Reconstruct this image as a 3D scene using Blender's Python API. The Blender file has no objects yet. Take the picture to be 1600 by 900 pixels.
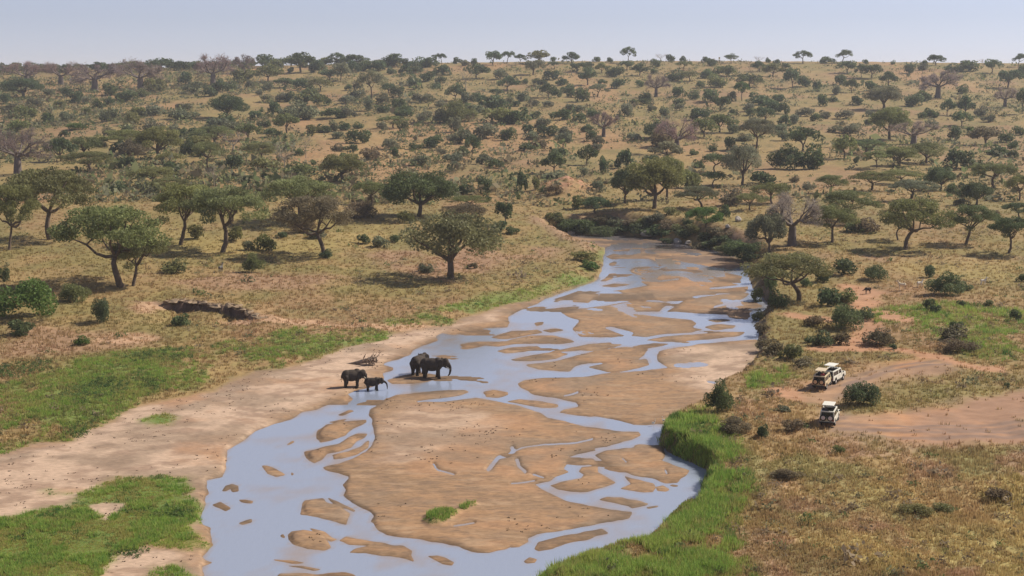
import bpy, bmesh, math, random
import numpy as np
from mathutils import Vector, Matrix

R = math.radians
scene = bpy.context.scene
col = scene.collection

# ------------------------------------------------------------------ camera
F_PX, CX, CY = 2222.2, 800.0, 450.0          # lens in pixels of a 1600 x 900 frame
CAM_H = 40.0
PITCH = math.atan(345.0 / F_PX)
cam_data = bpy.data.cameras.new('camera')
cam_data.lens = 50.0
cam_data.sensor_width = 36.0
cam_data.clip_start = 1.0
cam_data.clip_end = 20000.0
cam = bpy.data.objects.new('camera', cam_data)
cam.location = (0, 0, CAM_H)
cam.rotation_euler = (math.pi / 2 - PITCH, 0, 0)
col.objects.link(cam)
scene.camera = cam

# ------------------------------------------------------------------ light
SUN_ELEV, SUN_AZ = R(42), R(66)               # azimuth clockwise from +Y, so the sun stands to the right
world = bpy.data.worlds.new('World')
scene.world = world
world.use_nodes = True
wn = world.node_tree.nodes
bg = wn['Background']
sky = wn.new('ShaderNodeTexSky')
sky.sky_type = 'NISHITA'
sky.sun_disc = False
sky.sun_elevation = SUN_ELEV
sky.sun_rotation = SUN_AZ
sky.altitude = 2000
sky.air_density = 1.0
sky.dust_density = 0.15
sky.ozone_density = 3.0
tint = wn.new('ShaderNodeMix'); tint.data_type = 'RGBA'; tint.blend_type = 'MULTIPLY'
tint.inputs[0].default_value = 1.0
tint.inputs[7].default_value = (0.98, 1.0, 1.22, 1)      # even over the whole sky: thin dry-season veil
veil = wn.new('ShaderNodeHueSaturation'); veil.inputs['Saturation'].default_value = 0.36
world.node_tree.links.new(sky.outputs[0], veil.inputs['Color'])
world.node_tree.links.new(veil.outputs[0], tint.inputs[6])
world.node_tree.links.new(tint.outputs[2], bg.inputs[0])
bg.inputs[1].default_value = 0.068
sd_ = bpy.data.lights.new('sun', 'SUN')
sd_.energy = 5.0
sd_.angle = R(0.53)
sd_.color = (1.0, 0.92, 0.78)
sun = bpy.data.objects.new('sun', sd_)
sdir = Vector((math.sin(SUN_AZ) * math.cos(SUN_ELEV), math.cos(SUN_AZ) * math.cos(SUN_ELEV), math.sin(SUN_ELEV)))
sun.rotation_euler = sdir.to_track_quat('Z', 'Y').to_euler()
sun.location = (200, 100, 200)
col.objects.link(sun)

vs = scene.view_settings
vs.view_transform = 'Standard'
vs.look = 'None'
vs.exposure = 0.28
vs.gamma = 1.0
vs.use_curve_mapping = False
scene.cycles.use_denoising = True
scene.cycles.max_bounces = 6
scene.cycles.volume_bounces = 1
scene.cycles.transparent_max_bounces = 6

# ------------------------------------------------------------------ small tools
def tag(o, label=None, cat=None, group=None, kind=None):
    if label: o['label'] = label
    if cat: o['category'] = cat
    if group: o['group'] = group
    if kind: o['kind'] = kind
    return o

def empty(name, loc=(0, 0, 0), rz=0.0):
    o = bpy.data.objects.new(name, None)
    o.empty_display_size = 0.2
    o.location = loc
    o.rotation_euler = (0, 0, rz)
    col.objects.link(o)
    return o

def link(name, mesh, mat=None, parent=None):
    o = bpy.data.objects.new(name, mesh)
    if mat is not None and len(mesh.materials) == 0:
        mesh.materials.append(mat)
    col.objects.link(o)
    if parent is not None:
        o.parent = parent
    return o

def np_mesh(name, verts, faces, colors=None, smooth=False):
    """verts (n,3), faces (m,k) all of one size k; colours per vertex (n,3)."""
    verts = np.asarray(verts, np.float32); faces = np.asarray(faces, np.int32)
    me = bpy.data.meshes.new(name)
    n, (m, k) = len(verts), faces.shape
    me.vertices.add(n); me.vertices.foreach_set('co', verts.ravel())
    me.loops.add(m * k); me.loops.foreach_set('vertex_index', faces.ravel())
    me.polygons.add(m)
    me.polygons.foreach_set('loop_start', np.arange(0, m * k, k, dtype=np.int32))
    me.polygons.foreach_set('use_smooth', np.full(m, smooth))
    if colors is not None:
        ca = me.color_attributes.new('tint', 'FLOAT_COLOR', 'POINT')
        c4 = np.ones((n, 4), np.float32); c4[:, :3] = colors
        ca.data.foreach_set('color', c4.ravel())
    me.update(calc_edges=True)
    return me

def hash2(ix, iy, seed):
    h = (ix.astype(np.int64) * 374761393 + iy.astype(np.int64) * 668265263 + seed * 1442695041) & 0x7fffffff
    h = ((h ^ (h >> 13)) * 1274126177) & 0x7fffffff
    h = (h ^ (h >> 16)) & 0xffff
    return h / 65535.0

def vnoise(x, y, seed=0):
    x = np.asarray(x, float); y = np.asarray(y, float)
    ix, iy = np.floor(x), np.floor(y)
    fx, fy = x - ix, y - iy
    fx = fx * fx * (3 - 2 * fx); fy = fy * fy * (3 - 2 * fy)
    a = hash2(ix, iy, seed); b = hash2(ix + 1, iy, seed)
    c = hash2(ix, iy + 1, seed); d = hash2(ix + 1, iy + 1, seed)
    return (a * (1 - fx) + b * fx) * (1 - fy) + (c * (1 - fx) + d * fx) * fy

def fbm(x, y, octv=4, seed=0):
    s = 0.0; amp = 0.5; t = 0.0
    for i in range(octv):
        ang = 0.6 * i
        xr = x * math.cos(ang) - y * math.sin(ang); yr = x * math.sin(ang) + y * math.cos(ang)
        s = s + amp * vnoise(xr + 17.3 * i, yr - 9.1 * i, seed + i); t += amp
        x = x * 2.03; y = y * 2.03; amp *= 0.55
    return s / t

def sstep(a, b, x):
    t = np.clip((x - a) / (b - a), 0, 1)
    return t * t * (3 - 2 * t)

def ray(u, v):
    a = (u - CX) / F_PX; b = (CY - v) / F_PX
    cp, sp = math.cos(PITCH), math.sin(PITCH)
    return np.array([a, cp + b * sp, -sp + b * cp])

def plane_pt(u, v, z=0.0):
    d = ray(u, v)
    t = (z - CAM_H) / d[2]
    return (d[0] * t, d[1] * t)

def to_px(x, y, z):
    cp, sp = math.cos(PITCH), math.sin(PITCH)
    dz = z - CAM_H
    dep = y * cp - dz * sp
    return CX + F_PX * x / dep, CY - F_PX * (y * sp + dz * cp) / dep, dep

def poly_sd(px, py, poly):
    """signed distance, positive inside"""
    P = np.asarray(poly, float); Q = np.roll(P, -1, 0)
    d2 = np.full(px.shape, 1e18); ins = np.zeros(px.shape, bool)
    for (x0, y0), (x1, y1) in zip(P, Q):
        ex, ey = x1 - x0, y1 - y0
        L = ex * ex + ey * ey + 1e-12
        t = np.clip(((px - x0) * ex + (py - y0) * ey) / L, 0, 1)
        dx = px - x0 - t * ex; dy = py - y0 - t * ey
        d2 = np.minimum(d2, dx * dx + dy * dy)
        if y0 != y1:
            c = ((y0 > py) != (y1 > py)) & (px < (x1 - x0) * (py - y0) / (y1 - y0) + x0)
            ins ^= c
    d = np.sqrt(d2)
    return np.where(ins, d, -d)

def near_sd(px, py, poly, pad=14.0):
    P_ = np.asarray(poly, float); lo = P_.min(0) - pad; hi = P_.max(0) + pad
    k = (px > lo[0]) & (px < hi[0]) & (py > lo[1]) & (py < hi[1])
    r = np.full(px.shape, -pad); r[k] = np.maximum(poly_sd(px[k], py[k], poly), -pad)
    return r

def near_line(px, py, pts, pad=14.0):
    P_ = np.asarray(pts, float); lo = P_.min(0) - pad; hi = P_.max(0) + pad
    k = (px > lo[0]) & (px < hi[0]) & (py > lo[1]) & (py < hi[1])
    r = np.full(px.shape, pad); r[k] = np.minimum(line_d(px[k], py[k], pts), pad)
    return r

def line_d(px, py, pts):
    d2 = np.full(px.shape, 1e18)
    for (x0, y0), (x1, y1) in zip(pts[:-1], pts[1:]):
        ex, ey = x1 - x0, y1 - y0
        t = np.clip(((px - x0) * ex + (py - y0) * ey) / (ex * ex + ey * ey + 1e-12), 0, 1)
        dx = px - x0 - t * ex; dy = py - y0 - t * ey
        d2 = np.minimum(d2, dx * dx + dy * dy)
    return np.sqrt(d2)

# ------------------------------------------------------------------ the river, surveyed on its flat bed
def P(s):
    v = [float(t) for t in s.replace(',', ' ').split()]
    return [(v[i], v[i + 1]) for i in range(0, len(v), 2)]

CORRIDOR = P('''-500,740 0,712 20,705 60,692 110,690 130,674 155,668 180,655 195,642 230,632 280,622 330,612 365,592 395,582 440,577
470,570 500,560 545,542 600,532 612,523 650,515 700,510 720,499 760,486 790,477 830,470 860,462 900,448 930,437 940,420 942,400
945,388 920,385 890,372 870,368 868,364 950,364 985,368 1030,372 1075,381 1110,388 1150,400 1172,412 1170,430 1178,450 1195,465
1205,478 1190,488 1186,505 1186,545 1183,562 1168,572 1163,583 1145,597 1122,600 1112,619 1097,636 1062,654 1042,662 1034,674
1032,690 1044,703 1060,711 1084,721 1104,731 1108,742 1098,756 1094,776 1090,788 1064,796 1050,806 1034,822 1016,836 1010,850
965,852 945,857 905,872 866,888 846,902 830,920 790,980 700,1100 -500,1100''')
WATER = P('''300,1100 317,900 313,888 330,880 316,872 332,853 330,825 314,812 320,790 321,775 327,770 323,755 320,750 346,745 352,730
354,705 380,690 400,675 425,665 455,655 470,645 495,640 510,633 535,632 545,630 552,624 540,616 556,610 575,606 597,599 600,590
597,583 612,579 614,575 598,570 606,566 625,561 640,555 645,548 660,540 685,533 680,525 690,520 710,523 740,517 765,512 790,512
797,505 793,495 803,490 820,482 840,475 850,468 868,460 880,456 908,447 915,445 933,437 940,420 942,405 943,390 948,385 955,380
945,376 900,370 870,368 910,364 950,364 985,367 1030,370 1075,379 1110,386 1150,398 1180,408 1180,430 1190,450 1205,465 1215,478
1200,488 1196,505 1196,540 1190,562 1175,572 1170,583 1150,597 1126,600 1116,619 1100,636 1066,656 1046,664 1040,674
1036,690 1046,702 1062,710 1086,720 1106,730 1110,742 1102,756 1098,776 1094,790 1066,798 1054,808 1038,824 1020,838 1014,852
965,855 945,860 905,875 866,891 846,905 830,925 790,985 700,1100''')
SAND = [P(s) for s in '''505,730 530,725 555,715 575,705 583,695 587,685 583,675 580,665 583,655 577,648 580,640 595,632 605,622 640,627 690,628 725,624 745,622 770,625 800,632 830,640 848,645 855,652 880,657 910,665 940,670 975,674 1000,675 1003,680 990,688 960,695 930,705 900,710 888,714 885,725 880,732 890,737 870,745 860,752 835,758 845,765 870,775 890,783 920,790 960,795 990,799 985,808 950,815 920,822 880,830 840,835 815,845 790,858 765,864 745,864 735,862 715,855 690,848 660,843 630,840 615,838 600,834 590,828 583,818 578,815 585,805 580,798 560,790 550,785 543,780 538,775 543,765 535,758 545,748 545,744 530,740 510,735
927,712 945,706 970,700 1000,694 1030,695 1037,700 1037,712 1035,720 1055,727 1078,734 1070,742 1065,748 1060,755 1040,755 1020,748 1000,745 975,738 955,732 945,725 935,718
908,715 925,717 932,725 930,728 912,725
858,759 885,752 910,748 913,742 904,737 910,730 930,728 934,738 950,747 962,754 940,763 918,770 895,768 870,764
966,764 985,756 975,743 1000,750 1020,755 1022,762 1018,769 990,768
1022,760 1035,758 1048,765 1040,768 1025,767
935,782 950,777 975,777 1000,782 1015,787 1010,791 990,794 985,790 960,785
1010,794 1030,790 1028,794 1015,797
838,858 842,846 870,840 910,832 940,826 952,833 930,838 920,843 890,850 865,858 845,862
795,853 805,845 822,840 826,846 812,854 797,856
820,876 830,870 843,874 838,879 825,879
408,727 420,728 440,736 447,741 430,744 415,740
452,736 461,740 457,743
348,768 355,758 365,756 375,760 376,768 365,770 362,764 355,768
330,788 345,783 360,795 352,799 340,792
372,817 392,811 393,816 380,820
370,781 395,784 393,788 375,786
467,803 478,780 505,779 510,785 525,788 545,803 540,820 520,815 495,808
510,778 525,781 540,790 558,798 552,800 530,792
448,838 455,831 472,829 500,835 515,845 517,855 505,860 480,858 460,852 450,845
437,838 442,835 444,842 438,842
475,826 510,832 530,842 520,845 500,836
530,845 540,837 570,843 600,848 630,852 645,860 643,868 648,878 625,870 600,868 570,864 545,862 555,856 575,852 545,850
420,873 450,875 480,880 455,881
438,883 470,884 508,888 490,891
430,902 435,896 500,895 530,893 550,897 560,902
668,868 685,866 710,877 708,882 690,880
495,672 510,663 540,658 572,655 574,660 560,668 545,675 540,680 520,688 502,692 497,685
510,660 530,655 545,654 530,660
525,648 545,641 555,642 535,649
473,706 500,700 530,693 545,683 560,678 573,677 570,685 558,690 550,700 530,705 512,708 505,718 490,724 477,715
520,710 545,705 565,698 573,690 578,687 577,700 560,710 535,717 523,718
448,696 460,688 464,690 455,695
600,626 620,617 660,613 700,609 725,609 733,613 722,618 700,622 660,628 630,632
755,612 770,609 795,612 797,617 780,621 760,620
790,627 810,623 850,627 875,633 872,637 850,638 820,633
808,600 820,594 850,591 890,590 920,588 960,582 1000,580 1030,577 1045,575 1030,565 1027,555 1030,548 1055,543 1100,537 1150,533 1180,530 1200,540 1193,562 1178,574 1172,587 1150,600 1132,604 1120,622 1105,640 1068,658 1043,664 1030,663 1010,665 980,663 950,657 930,652 900,648 875,645 880,640 905,635 900,628 880,624 850,620 830,615 820,608
603,595 625,587 655,582 685,586 690,591 668,597 640,600 615,600
765,527 800,517 840,515 850,520 820,525 790,530
718,538 745,534 790,533 800,530 830,525 865,524 890,530 897,534 880,537 840,537 800,538 780,541 760,540 740,544 722,542
775,548 800,543 840,541 845,546 820,550 790,552
845,516 870,513 885,516 860,520
793,562 815,558 850,552 870,550 890,553 870,560 840,564 810,565
855,550 880,545 920,538 960,535 930,545 890,549
818,570 850,567 880,562 900,556 930,548 980,542 1012,545 1005,555 995,561 960,565 920,568 900,572 890,580 860,579 840,577 825,574
918,573 950,567 990,562 1010,560 1015,570 1000,575 970,580 948,582 930,577
875,488 905,482 950,477 990,470 1035,473 1040,478 1030,487 990,487 985,490 1030,495 1080,500 1088,505 1083,512 1100,515 1080,520 1040,522 1010,526 985,525 990,520 975,515 950,510 945,508 965,520 975,525 940,527 905,526 900,520 895,515 905,500 890,496
1005,531 1040,526 1090,522 1130,518 1165,519 1155,525 1110,530 1060,534 1030,534
900,542 940,538 975,538 960,543 920,548 900,547
985,541 1020,536 1048,537 1030,541 1000,545
1098,511 1120,507 1150,508 1145,513 1115,516
1100,500 1130,498 1145,500 1120,504
1040,487 1070,470 1090,465 1130,460 1165,458 1170,462 1155,470 1180,475 1195,478 1160,487 1175,495 1130,492 1090,490 1060,487
965,455 990,450 1013,446 1000,440 1005,432 985,425 990,418 1030,415 1025,408 1000,400 1000,390 1040,385 1090,388 1110,395 1150,403 1165,410 1155,417 1130,425 1160,432 1150,440 1170,448 1165,455 1130,457 1095,461 1060,468 1040,472 1025,468 1020,460 985,462
893,472 895,460 915,458 935,462 925,468 918,473
862,472 875,465 880,468 870,472
855,484 880,480 912,478 900,482 870,486
933,447 960,443 990,444 960,449
935,440 950,432 960,434 945,440
945,401 960,396 968,400 955,404
950,412 962,408 965,412 956,416
835,505 845,503 852,503 848,508 838,510
915,386 925,380 945,378 957,381 952,385'''.split('\n')]
STREAMS = [(P(a), w) for a, w in [
 ('763,735 772,725 780,715 795,712 803,705 800,700', 5), ('803,706 815,700 850,694 900,692 925,686', 1.8), ('808,718 812,728 820,737', 4),
 ('832,742 850,747', 2.2), ('678,725 685,735 700,740 710,743', 2.4), ('800,755 835,752', 1.8), ('706,824 740,817', 2.2),
 ('650,627 700,623 735,617', 2), ('1085,427 1115,430 1125,438 1170,446', 2.4), ('1130,420 1160,430', 2.2), ('1110,451 1172,446', 2.2),
 ('1000,423 1040,416', 1.8), ('960,405 1000,412 1030,418', 2.5), ('1040,735 1045,741', 2), ('972,716 977,722', 1.8),
 ('946,512 965,519 985,524', 2.2), ('1115,480 1140,475', 2), ('882,618 905,612', 2), ('930,702 990,697', 1.6), ('1105,596 1118,598', 3),
 ('888,655 930,652 990,664', 2), ('1095,425 1060,420 1000,424', 1.6), ('990,437 1030,440 1060,436', 1.6), ('968,394 1010,398 1050,404', 1.8)]]

# rasterised survey of the bed: 1 = under water, with a soft shore
MU0, MW, MH = -250, 2100, 1120
def raster(poly, val, arr):
    p = np.array(poly)
    u0, u1 = int(max(p[:, 0].min() - 2, MU0)), int(min(p[:, 0].max() + 2, MU0 + MW - 1))
    v0, v1 = int(max(p[:, 1].min() - 2, 0)), int(min(p[:, 1].max() + 2, MH - 1))
    uu, vv = np.meshgrid(np.arange(u0, u1 + 1) + 0.5, np.arange(v0, v1 + 1) + 0.5)
    s = poly_sd(uu, vv, poly)
    k = np.clip(s + 0.5, 0, 1)
    sub = arr[v0:v1 + 1, u0 - MU0:u1 + 1 - MU0]
    sub[:] = sub * (1 - k) + val * k
def stroke(pts, w, arr):
    p = np.array(pts)
    u0, u1 = int(p[:, 0].min() - 8), int(p[:, 0].max() + 8); v0, v1 = int(p[:, 1].min() - 8), int(p[:, 1].max() + 8)
    uu, vv = np.meshgrid(np.arange(u0, u1 + 1) + 0.5, np.arange(v0, v1 + 1) + 0.5)
    k = np.clip(w / 2 - line_d(uu, vv, pts) + 0.5, 0, 1)
    sub = arr[v0:v1 + 1, u0 - MU0:u1 + 1 - MU0]
    sub[:] = np.maximum(sub, k)
def blur(a, s):
    r = int(3 * s + 1); k = np.exp(-0.5 * (np.arange(-r, r + 1) / s) ** 2); k /= k.sum()
    for ax in (0, 1):
        out = np.zeros_like(a)
        for i, w in zip(range(-r, r + 1), k):
            out += w * np.roll(a, i, ax)
        a = out
    return a
bedmap = np.zeros((MH, MW), np.float32)
raster(WATER, 1.0, bedmap)
for s_ in SAND: raster(s_, 0.0, bedmap)
for s_, w_ in STREAMS: stroke(s_, max(w_ * 1.3, 2.8), bedmap)
bed_s = blur(bedmap, 0.8); bed_m = blur(bedmap, 3.2); bed_l = blur(bedmap, 7.0)
def lookup(arr, u, v):
    x = np.clip(u - MU0 - 0.5, 0, MW - 1.001); y = np.clip(v - 0.5, 0, MH - 1.001)
    ix, iy = x.astype(int), y.astype(int); fx, fy = x - ix, y - iy
    return (arr[iy, ix] * (1 - fx) + arr[iy, ix + 1] * fx) * (1 - fy) + (arr[iy + 1, ix] * (1 - fx) + arr[iy + 1, ix + 1] * fx) * fy

COR = [plane_pt(u, v, 0.15) for u, v in CORRIDOR]
CRX = [-470, -400, -250, -110, 110, 270, 430, 480]
CRZ = [35.5, 36.0, 38.6, 41.6, 43.6, 43.0, 41.4, 41.0]
HY = [0, 300, 380, 450, 600, 800, 1000, 1100, 1180, 1240, 1350, 1700, 2600, 9000]
HQ = [0, 0, .015, .05, .15, .37, .66, .83, .965, 1.0, .97, .75, .3, .1]
PROBE = plane_pt(1010, 700)[0]

def islet(x, y):
    return ISL_H * np.clip(poly_sd(x, y, ISLET) / 1.0, 0, 1)
ISLET = [plane_pt(u, v) for u, v in P('657,818 663,806 685,801 705,800 728,789 745,786 750,792 725,802 708,815 690,824 668,825')]
ISL_H = 0.45
GUL = [plane_pt(u, v, 1.6) for u, v in P('232,474 262,477 300,478 335,483 362,485 392,492 408,498')]
MOUND = plane_pt(885, 312, 2.0)

def river_mid(y):
    # x of the river's middle line, to tell the two banks apart
    return np.interp(y, [100, 130, 150, 190, 240, 300, 340], [-8, 2, 6, 10, 20, 30, 20])

def bed_terms(x, y):
    # wavy natural shoreline: the survey is read through a little noise
    wx = (fbm(x * 0.45, y * 0.22, 3, 5) - 0.5) * 0.6; wy = (fbm(x * 0.4, y * 0.2, 3, 9) - 0.5) * 1.2
    u, v, _ = to_px(x + wx, y + wy, 0.0)
    return lookup(bed_s, u, v), lookup(bed_m, u, v), lookup(bed_l, u, v)

def terrain(x, y, full=False):
    x = np.asarray(x, float); y = np.asarray(y, float)
    sd = np.full(x.shape, -100.0); m = np.zeros(x.shape); ml = np.zeros(x.shape); mm = np.zeros(x.shape)
    near = (y < 450) & (x > -160) & (x < 140)
    sd[near] = poly_sd(x[near], y[near], COR)
    inn = sd > -4
    m[inn], mm[inn], ml[inn] = bed_terms(x[inn], y[inn])
    din = np.clip(sd, 0, None); dout = np.clip(-sd, 0, None)
    left = sstep(7, -7, x - river_mid(y))
    left = left * sstep(420, 350, y) + 0.5 * sstep(350, 420, y)
    # inside the corridor
    lf = np.clip(1.1 - 2.2 * m, 0, 1) * np.clip(1.15 - 2.0 * mm, 0, 1)
    zin = 0.075 * (0.5 - m) + 0.055 * np.clip(0.6 - ml, 0, 1) * lf
    edge = np.clip(1 - din / (5.0 + 6.0 * left), 0, 1)
    zin = zin + (0.22 * edge ** 1.5 + 0.24 * sstep(1, 4, din) * left * np.clip((0.44 - ml) * 7, 0, 1) * sstep(235, 200, y) * (0.3 + 0.7 * sstep(-16, -21, x))) * lf * (1 - np.clip(ml * 1.6, 0, 1)) ** 0.5
    rough = (fbm(x * 0.9, y * 0.5, 4, 31) - 0.5)
    # shallow films and rills of water over the bars, more of them upstream
    film = fbm(x * 0.13 + 0.04 * y, y * 0.075, 4, 41)
    lim = np.interp(y, [150, 190, 220, 240, 258, 330], [0.80, 0.70, 0.69, 0.60, 0.555, 0.535])
    zin = zin - sstep(lim, lim + 0.035, film) * sstep(2, 6, din) * lf * (0.07 + 0.055 * np.clip(0.6 - ml, 0, 1)) * np.clip(1 - left * sstep(250, 200, y) * sstep(-2, 6, river_mid(y) - 12 - x), 0, 1)
    # low bars just breaking the surface where the river spreads thin
    bar = fbm(x * 0.10 + 0.04 * y, y * 0.15, 4, 47)
    lb = np.interp(y, [125, 200, 215, 255, 300, 335], [0.75, 0.68, 0.635, 0.575, 0.525, 0.52])
    zin = zin + sstep(lb, lb + 0.03, bar) * sstep(0.5, 3, din) * 0.062 * np.clip(m, 0, 1) * sstep(345, 325, y)
    zin = zin + rough * 0.035 * np.clip(1 - 1.6 * ml, 0, 1) * lf
    k_ = (y < 160) & near
    zin[k_] += islet(x[k_], y[k_])
    # outside: the banks
    hr = np.interp(y, [100, 118, 128, 145, 175, 240, 300, 330, 420, 600], [0.45, 0.55, 1.1, 1.5, 1.2, 1.5, 3.4, 4.6, 2.0, 0])
    hl = np.interp(y, [100, 200, 290, 320, 345, 420, 600], [0.45, 0.6, 0.9, 1.6, 3.2, 1.2, 0])
    wr = np.interp(y, [100, 118, 126, 150, 180, 240, 300, 340], [2.2, 2.0, 1.0, 0.9, 1.6, 1.8, 6.0, 7.0]); wl = np.interp(y, [100, 250, 320, 345], [5, 6, 5, 4.0])
    h = left * hl + (1 - left) * hr; w = left * wl + (1 - left) * wr
    jag = (fbm(x * 0.35, y * 0.35, 3, 77) - 0.5) * 2.4
    zout = 0.28 + h * sstep(0.0, 1.0, (dout + jag * np.clip(dout, 0, 1)) / w) + (0.012 + 0.010 * left) * np.clip(dout, 0, 90)
    zout = zout + (fbm(x * 0.08, y * 0.08, 3, 3) - 0.5) * 1.1 * np.clip(dout / 12, 0, 1) + (fbm(x * 0.5, y * 0.5, 3, 8) - 0.5) * 0.35 * np.clip(dout / 3, 0, 1)
    # eroded gully with a steep back face on the left meadow
    gx = np.array([g[0] for g in GUL]); gy = np.array([g[1] for g in GUL])
    yl = np.interp(x, gx, gy)
    along = sstep(gx[0] - 1, gx[0] + 6, x) * sstep(gx[-1] + 1, gx[-1] - 4, x) * (0.25 + 0.85 * fbm(x * 0.45, x * 0.0 + 3.0, 3, 58))
    jg = (fbm(x * 1.1, y * 0.2, 3, 55) - 0.5) * 2.0
    front = sstep(0.0, -0.7, y - yl + jg) * sstep(-22, -5, y - yl)
    back = sstep(-0.6, 0.3, y - yl + jg) * sstep(14, 2, y - yl)
    zout = zout + along * (back * 0.75 - front * 1.25)
    # low earth mound near the bend
    md = np.hypot((x - MOUND[0]) / 9.0, (y - MOUND[1]) / 22.0)
    zout = zout + 3.6 * np.exp(-md * md * 1.4) * (0.75 + 0.5 * fbm(x * 0.5, y * 0.5, 3, 12))
    t = np.clip((y - 330) / 120, 0, 1)
    hill = np.interp(y, HY, HQ) * np.interp(x * 1210 / np.clip(y, 400, None), CRX, CRZ)
    zout = zout + hill + (fbm(x * 0.016, y * 0.016, 3, 21) - 0.5) * 4.5 * sstep(380, 600, y) * sstep(1190, 1000, y)
    z = np.where(sd > 0, zin, zout)
    # the bluff the photographer stands on
    z = z + np.interp(y, [-60, 0, 15, 40, 72, 90], [36, 36, 31, 15, 0.8, 0])
    if full: return z, sd, m, ml, left
    return z

FAST_Z = None
def at(u, v, dmax=1215.0):
    """point of the ground seen at that place of the photograph (distance capped at the crest)"""
    d = ray(u, v)
    tz = FAST_Z or terrain
    ts = np.concatenate([np.arange(95, 420, 1.0), np.arange(420, dmax, 4.0)]) / d[1]
    z = tz(d[0] * ts, d[1] * ts)
    g = CAM_H + d[2] * ts - z
    k = np.where(g < 0)[0]
    if len(k) == 0:
        k = len(ts) - 1
        x = d[0] * ts[k]; y = d[1] * ts[k]
        return (float(x), float(y), float(tz(np.array([x]), np.array([y]))[0]))
    k = max(int(k[0]), 1)
    f = g[k - 1] / (g[k - 1] - g[k])
    t = ts[k - 1] + f * (ts[k] - ts[k - 1])
    x, y = d[0] * t, d[1] * t
    return (float(x), float(y), float(tz(np.array([x]), np.array([y]))[0]))

def gpoly(s):
    return [at(u, v)[:2] for u, v in P(s)]

# ------------------------------------------------------------------ materials
def new_mat(name):
    m = bpy.data.materials.new(name)
    m.use_nodes = True
    nt = m.node_tree
    return m, nt, nt.nodes['Principled BSDF']

def node(nt, typ, **kw):
    n = nt.nodes.new(typ)
    for k, v in kw.items(): setattr(n, k, v)
    return n

def simple_mat(name, rgb, rough=0.7, spec=0.3, metal=0.0, var=0.12, scale=4.0):
    m, nt, b = new_mat(name)
    tc = node(nt, 'ShaderNodeTexCoord')
    nz = node(nt, 'ShaderNodeTexNoise'); nz.inputs['Scale'].default_value = scale; nz.inputs['Detail'].default_value = 5
    mr = node(nt, 'ShaderNodeMapRange')
    mr.inputs['From Min'].default_value = 0.3; mr.inputs['From Max'].default_value = 0.7
    mr.inputs['To Min'].default_value = 1 - var; mr.inputs['To Max'].default_value = 1 + var
    mx = node(nt, 'ShaderNodeMix', data_type='RGBA', blend_type='MULTIPLY')
    mx.inputs[0].default_value = 1.0
    mx.inputs[6].default_value = (*rgb, 1)
    nt.links.new(tc.outputs['Object'], nz.inputs['Vector'])
    nt.links.new(nz.outputs[0], mr.inputs[0])
    nt.links.new(mr.outputs[0], mx.inputs[7])
    nt.links.new(mx.outputs[2], b.inputs['Base Color'])
    b.inputs['Roughness'].default_value = rough
    b.inputs['Specular IOR Level'].default_value = spec
    b.inputs['Metallic'].default_value = metal
    return m

def attr_col(nt, fine, amt, fine2=None, stretch=(1, 1, 1)):
    """vertex tint times fine procedural grain"""
    at_ = node(nt, 'ShaderNodeVertexColor', layer_name='tint')
    tc = node(nt, 'ShaderNodeTexCoord')
    mp = node(nt, 'ShaderNodeMapping'); mp.inputs['Scale'].default_value = stretch
    nt.links.new(tc.outputs['Object'], mp.inputs[0])
    nz = node(nt, 'ShaderNodeTexNoise'); nz.inputs['Scale'].default_value = fine; nz.inputs['Detail'].default_value = 6; nz.inputs['Roughness'].default_value = 0.65
    nt.links.new(mp.outputs[0], nz.inputs['Vector'])
    mr = node(nt, 'ShaderNodeMapRange')
    mr.inputs['From Min'].default_value = 0.3; mr.inputs['From Max'].default_value = 0.7
    mr.inputs['To Min'].default_value = 1 - amt; mr.inputs['To Max'].default_value = 1 + amt
    nt.links.new(nz.outputs[0], mr.inputs[0])
    mx = node(nt, 'ShaderNodeMix', data_type='RGBA', blend_type='MULTIPLY'); mx.inputs[0].default_value = 1.0
    nt.links.new(at_.outputs[0], mx.inputs[6]); nt.links.new(mr.outputs[0], mx.inputs[7])
    return mx, nz, mp

def ground_mat(name, fine, amt, stretch, bump, rough=0.9, spec=0.2):
    m, nt, b = new_mat(name)
    mx, nz, mp = attr_col(nt, fine, amt, stretch=stretch)
    nt.links.new(mx.outputs[2], b.inputs['Base Color'])
    bp = node(nt, 'ShaderNodeBump'); bp.inputs['Strength'].default_value = 0.6; bp.inputs['Distance'].default_value = bump
    nt.links.new(nz.outputs[0], bp.inputs['Height'])
    nt.links.new(bp.outputs[0], b.inputs['Normal'])
    b.inputs['Roughness'].default_value = rough
    b.inputs['Specular IOR Level'].default_value = spec
    return m
M_GRASS_GROUND = ground_mat('grassland_soil', 1.3, 0.28, (1, 0.8, 1), 0.10)
M_SAND = ground_mat('river_sand', 3.2, 0.24, (0.45, 1.0, 1), 0.02, 0.8, 0.3)
M_TRACK = ground_mat('track_earth', 0.9, 0.14, (0.7, 1, 1), 0.05)

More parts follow.
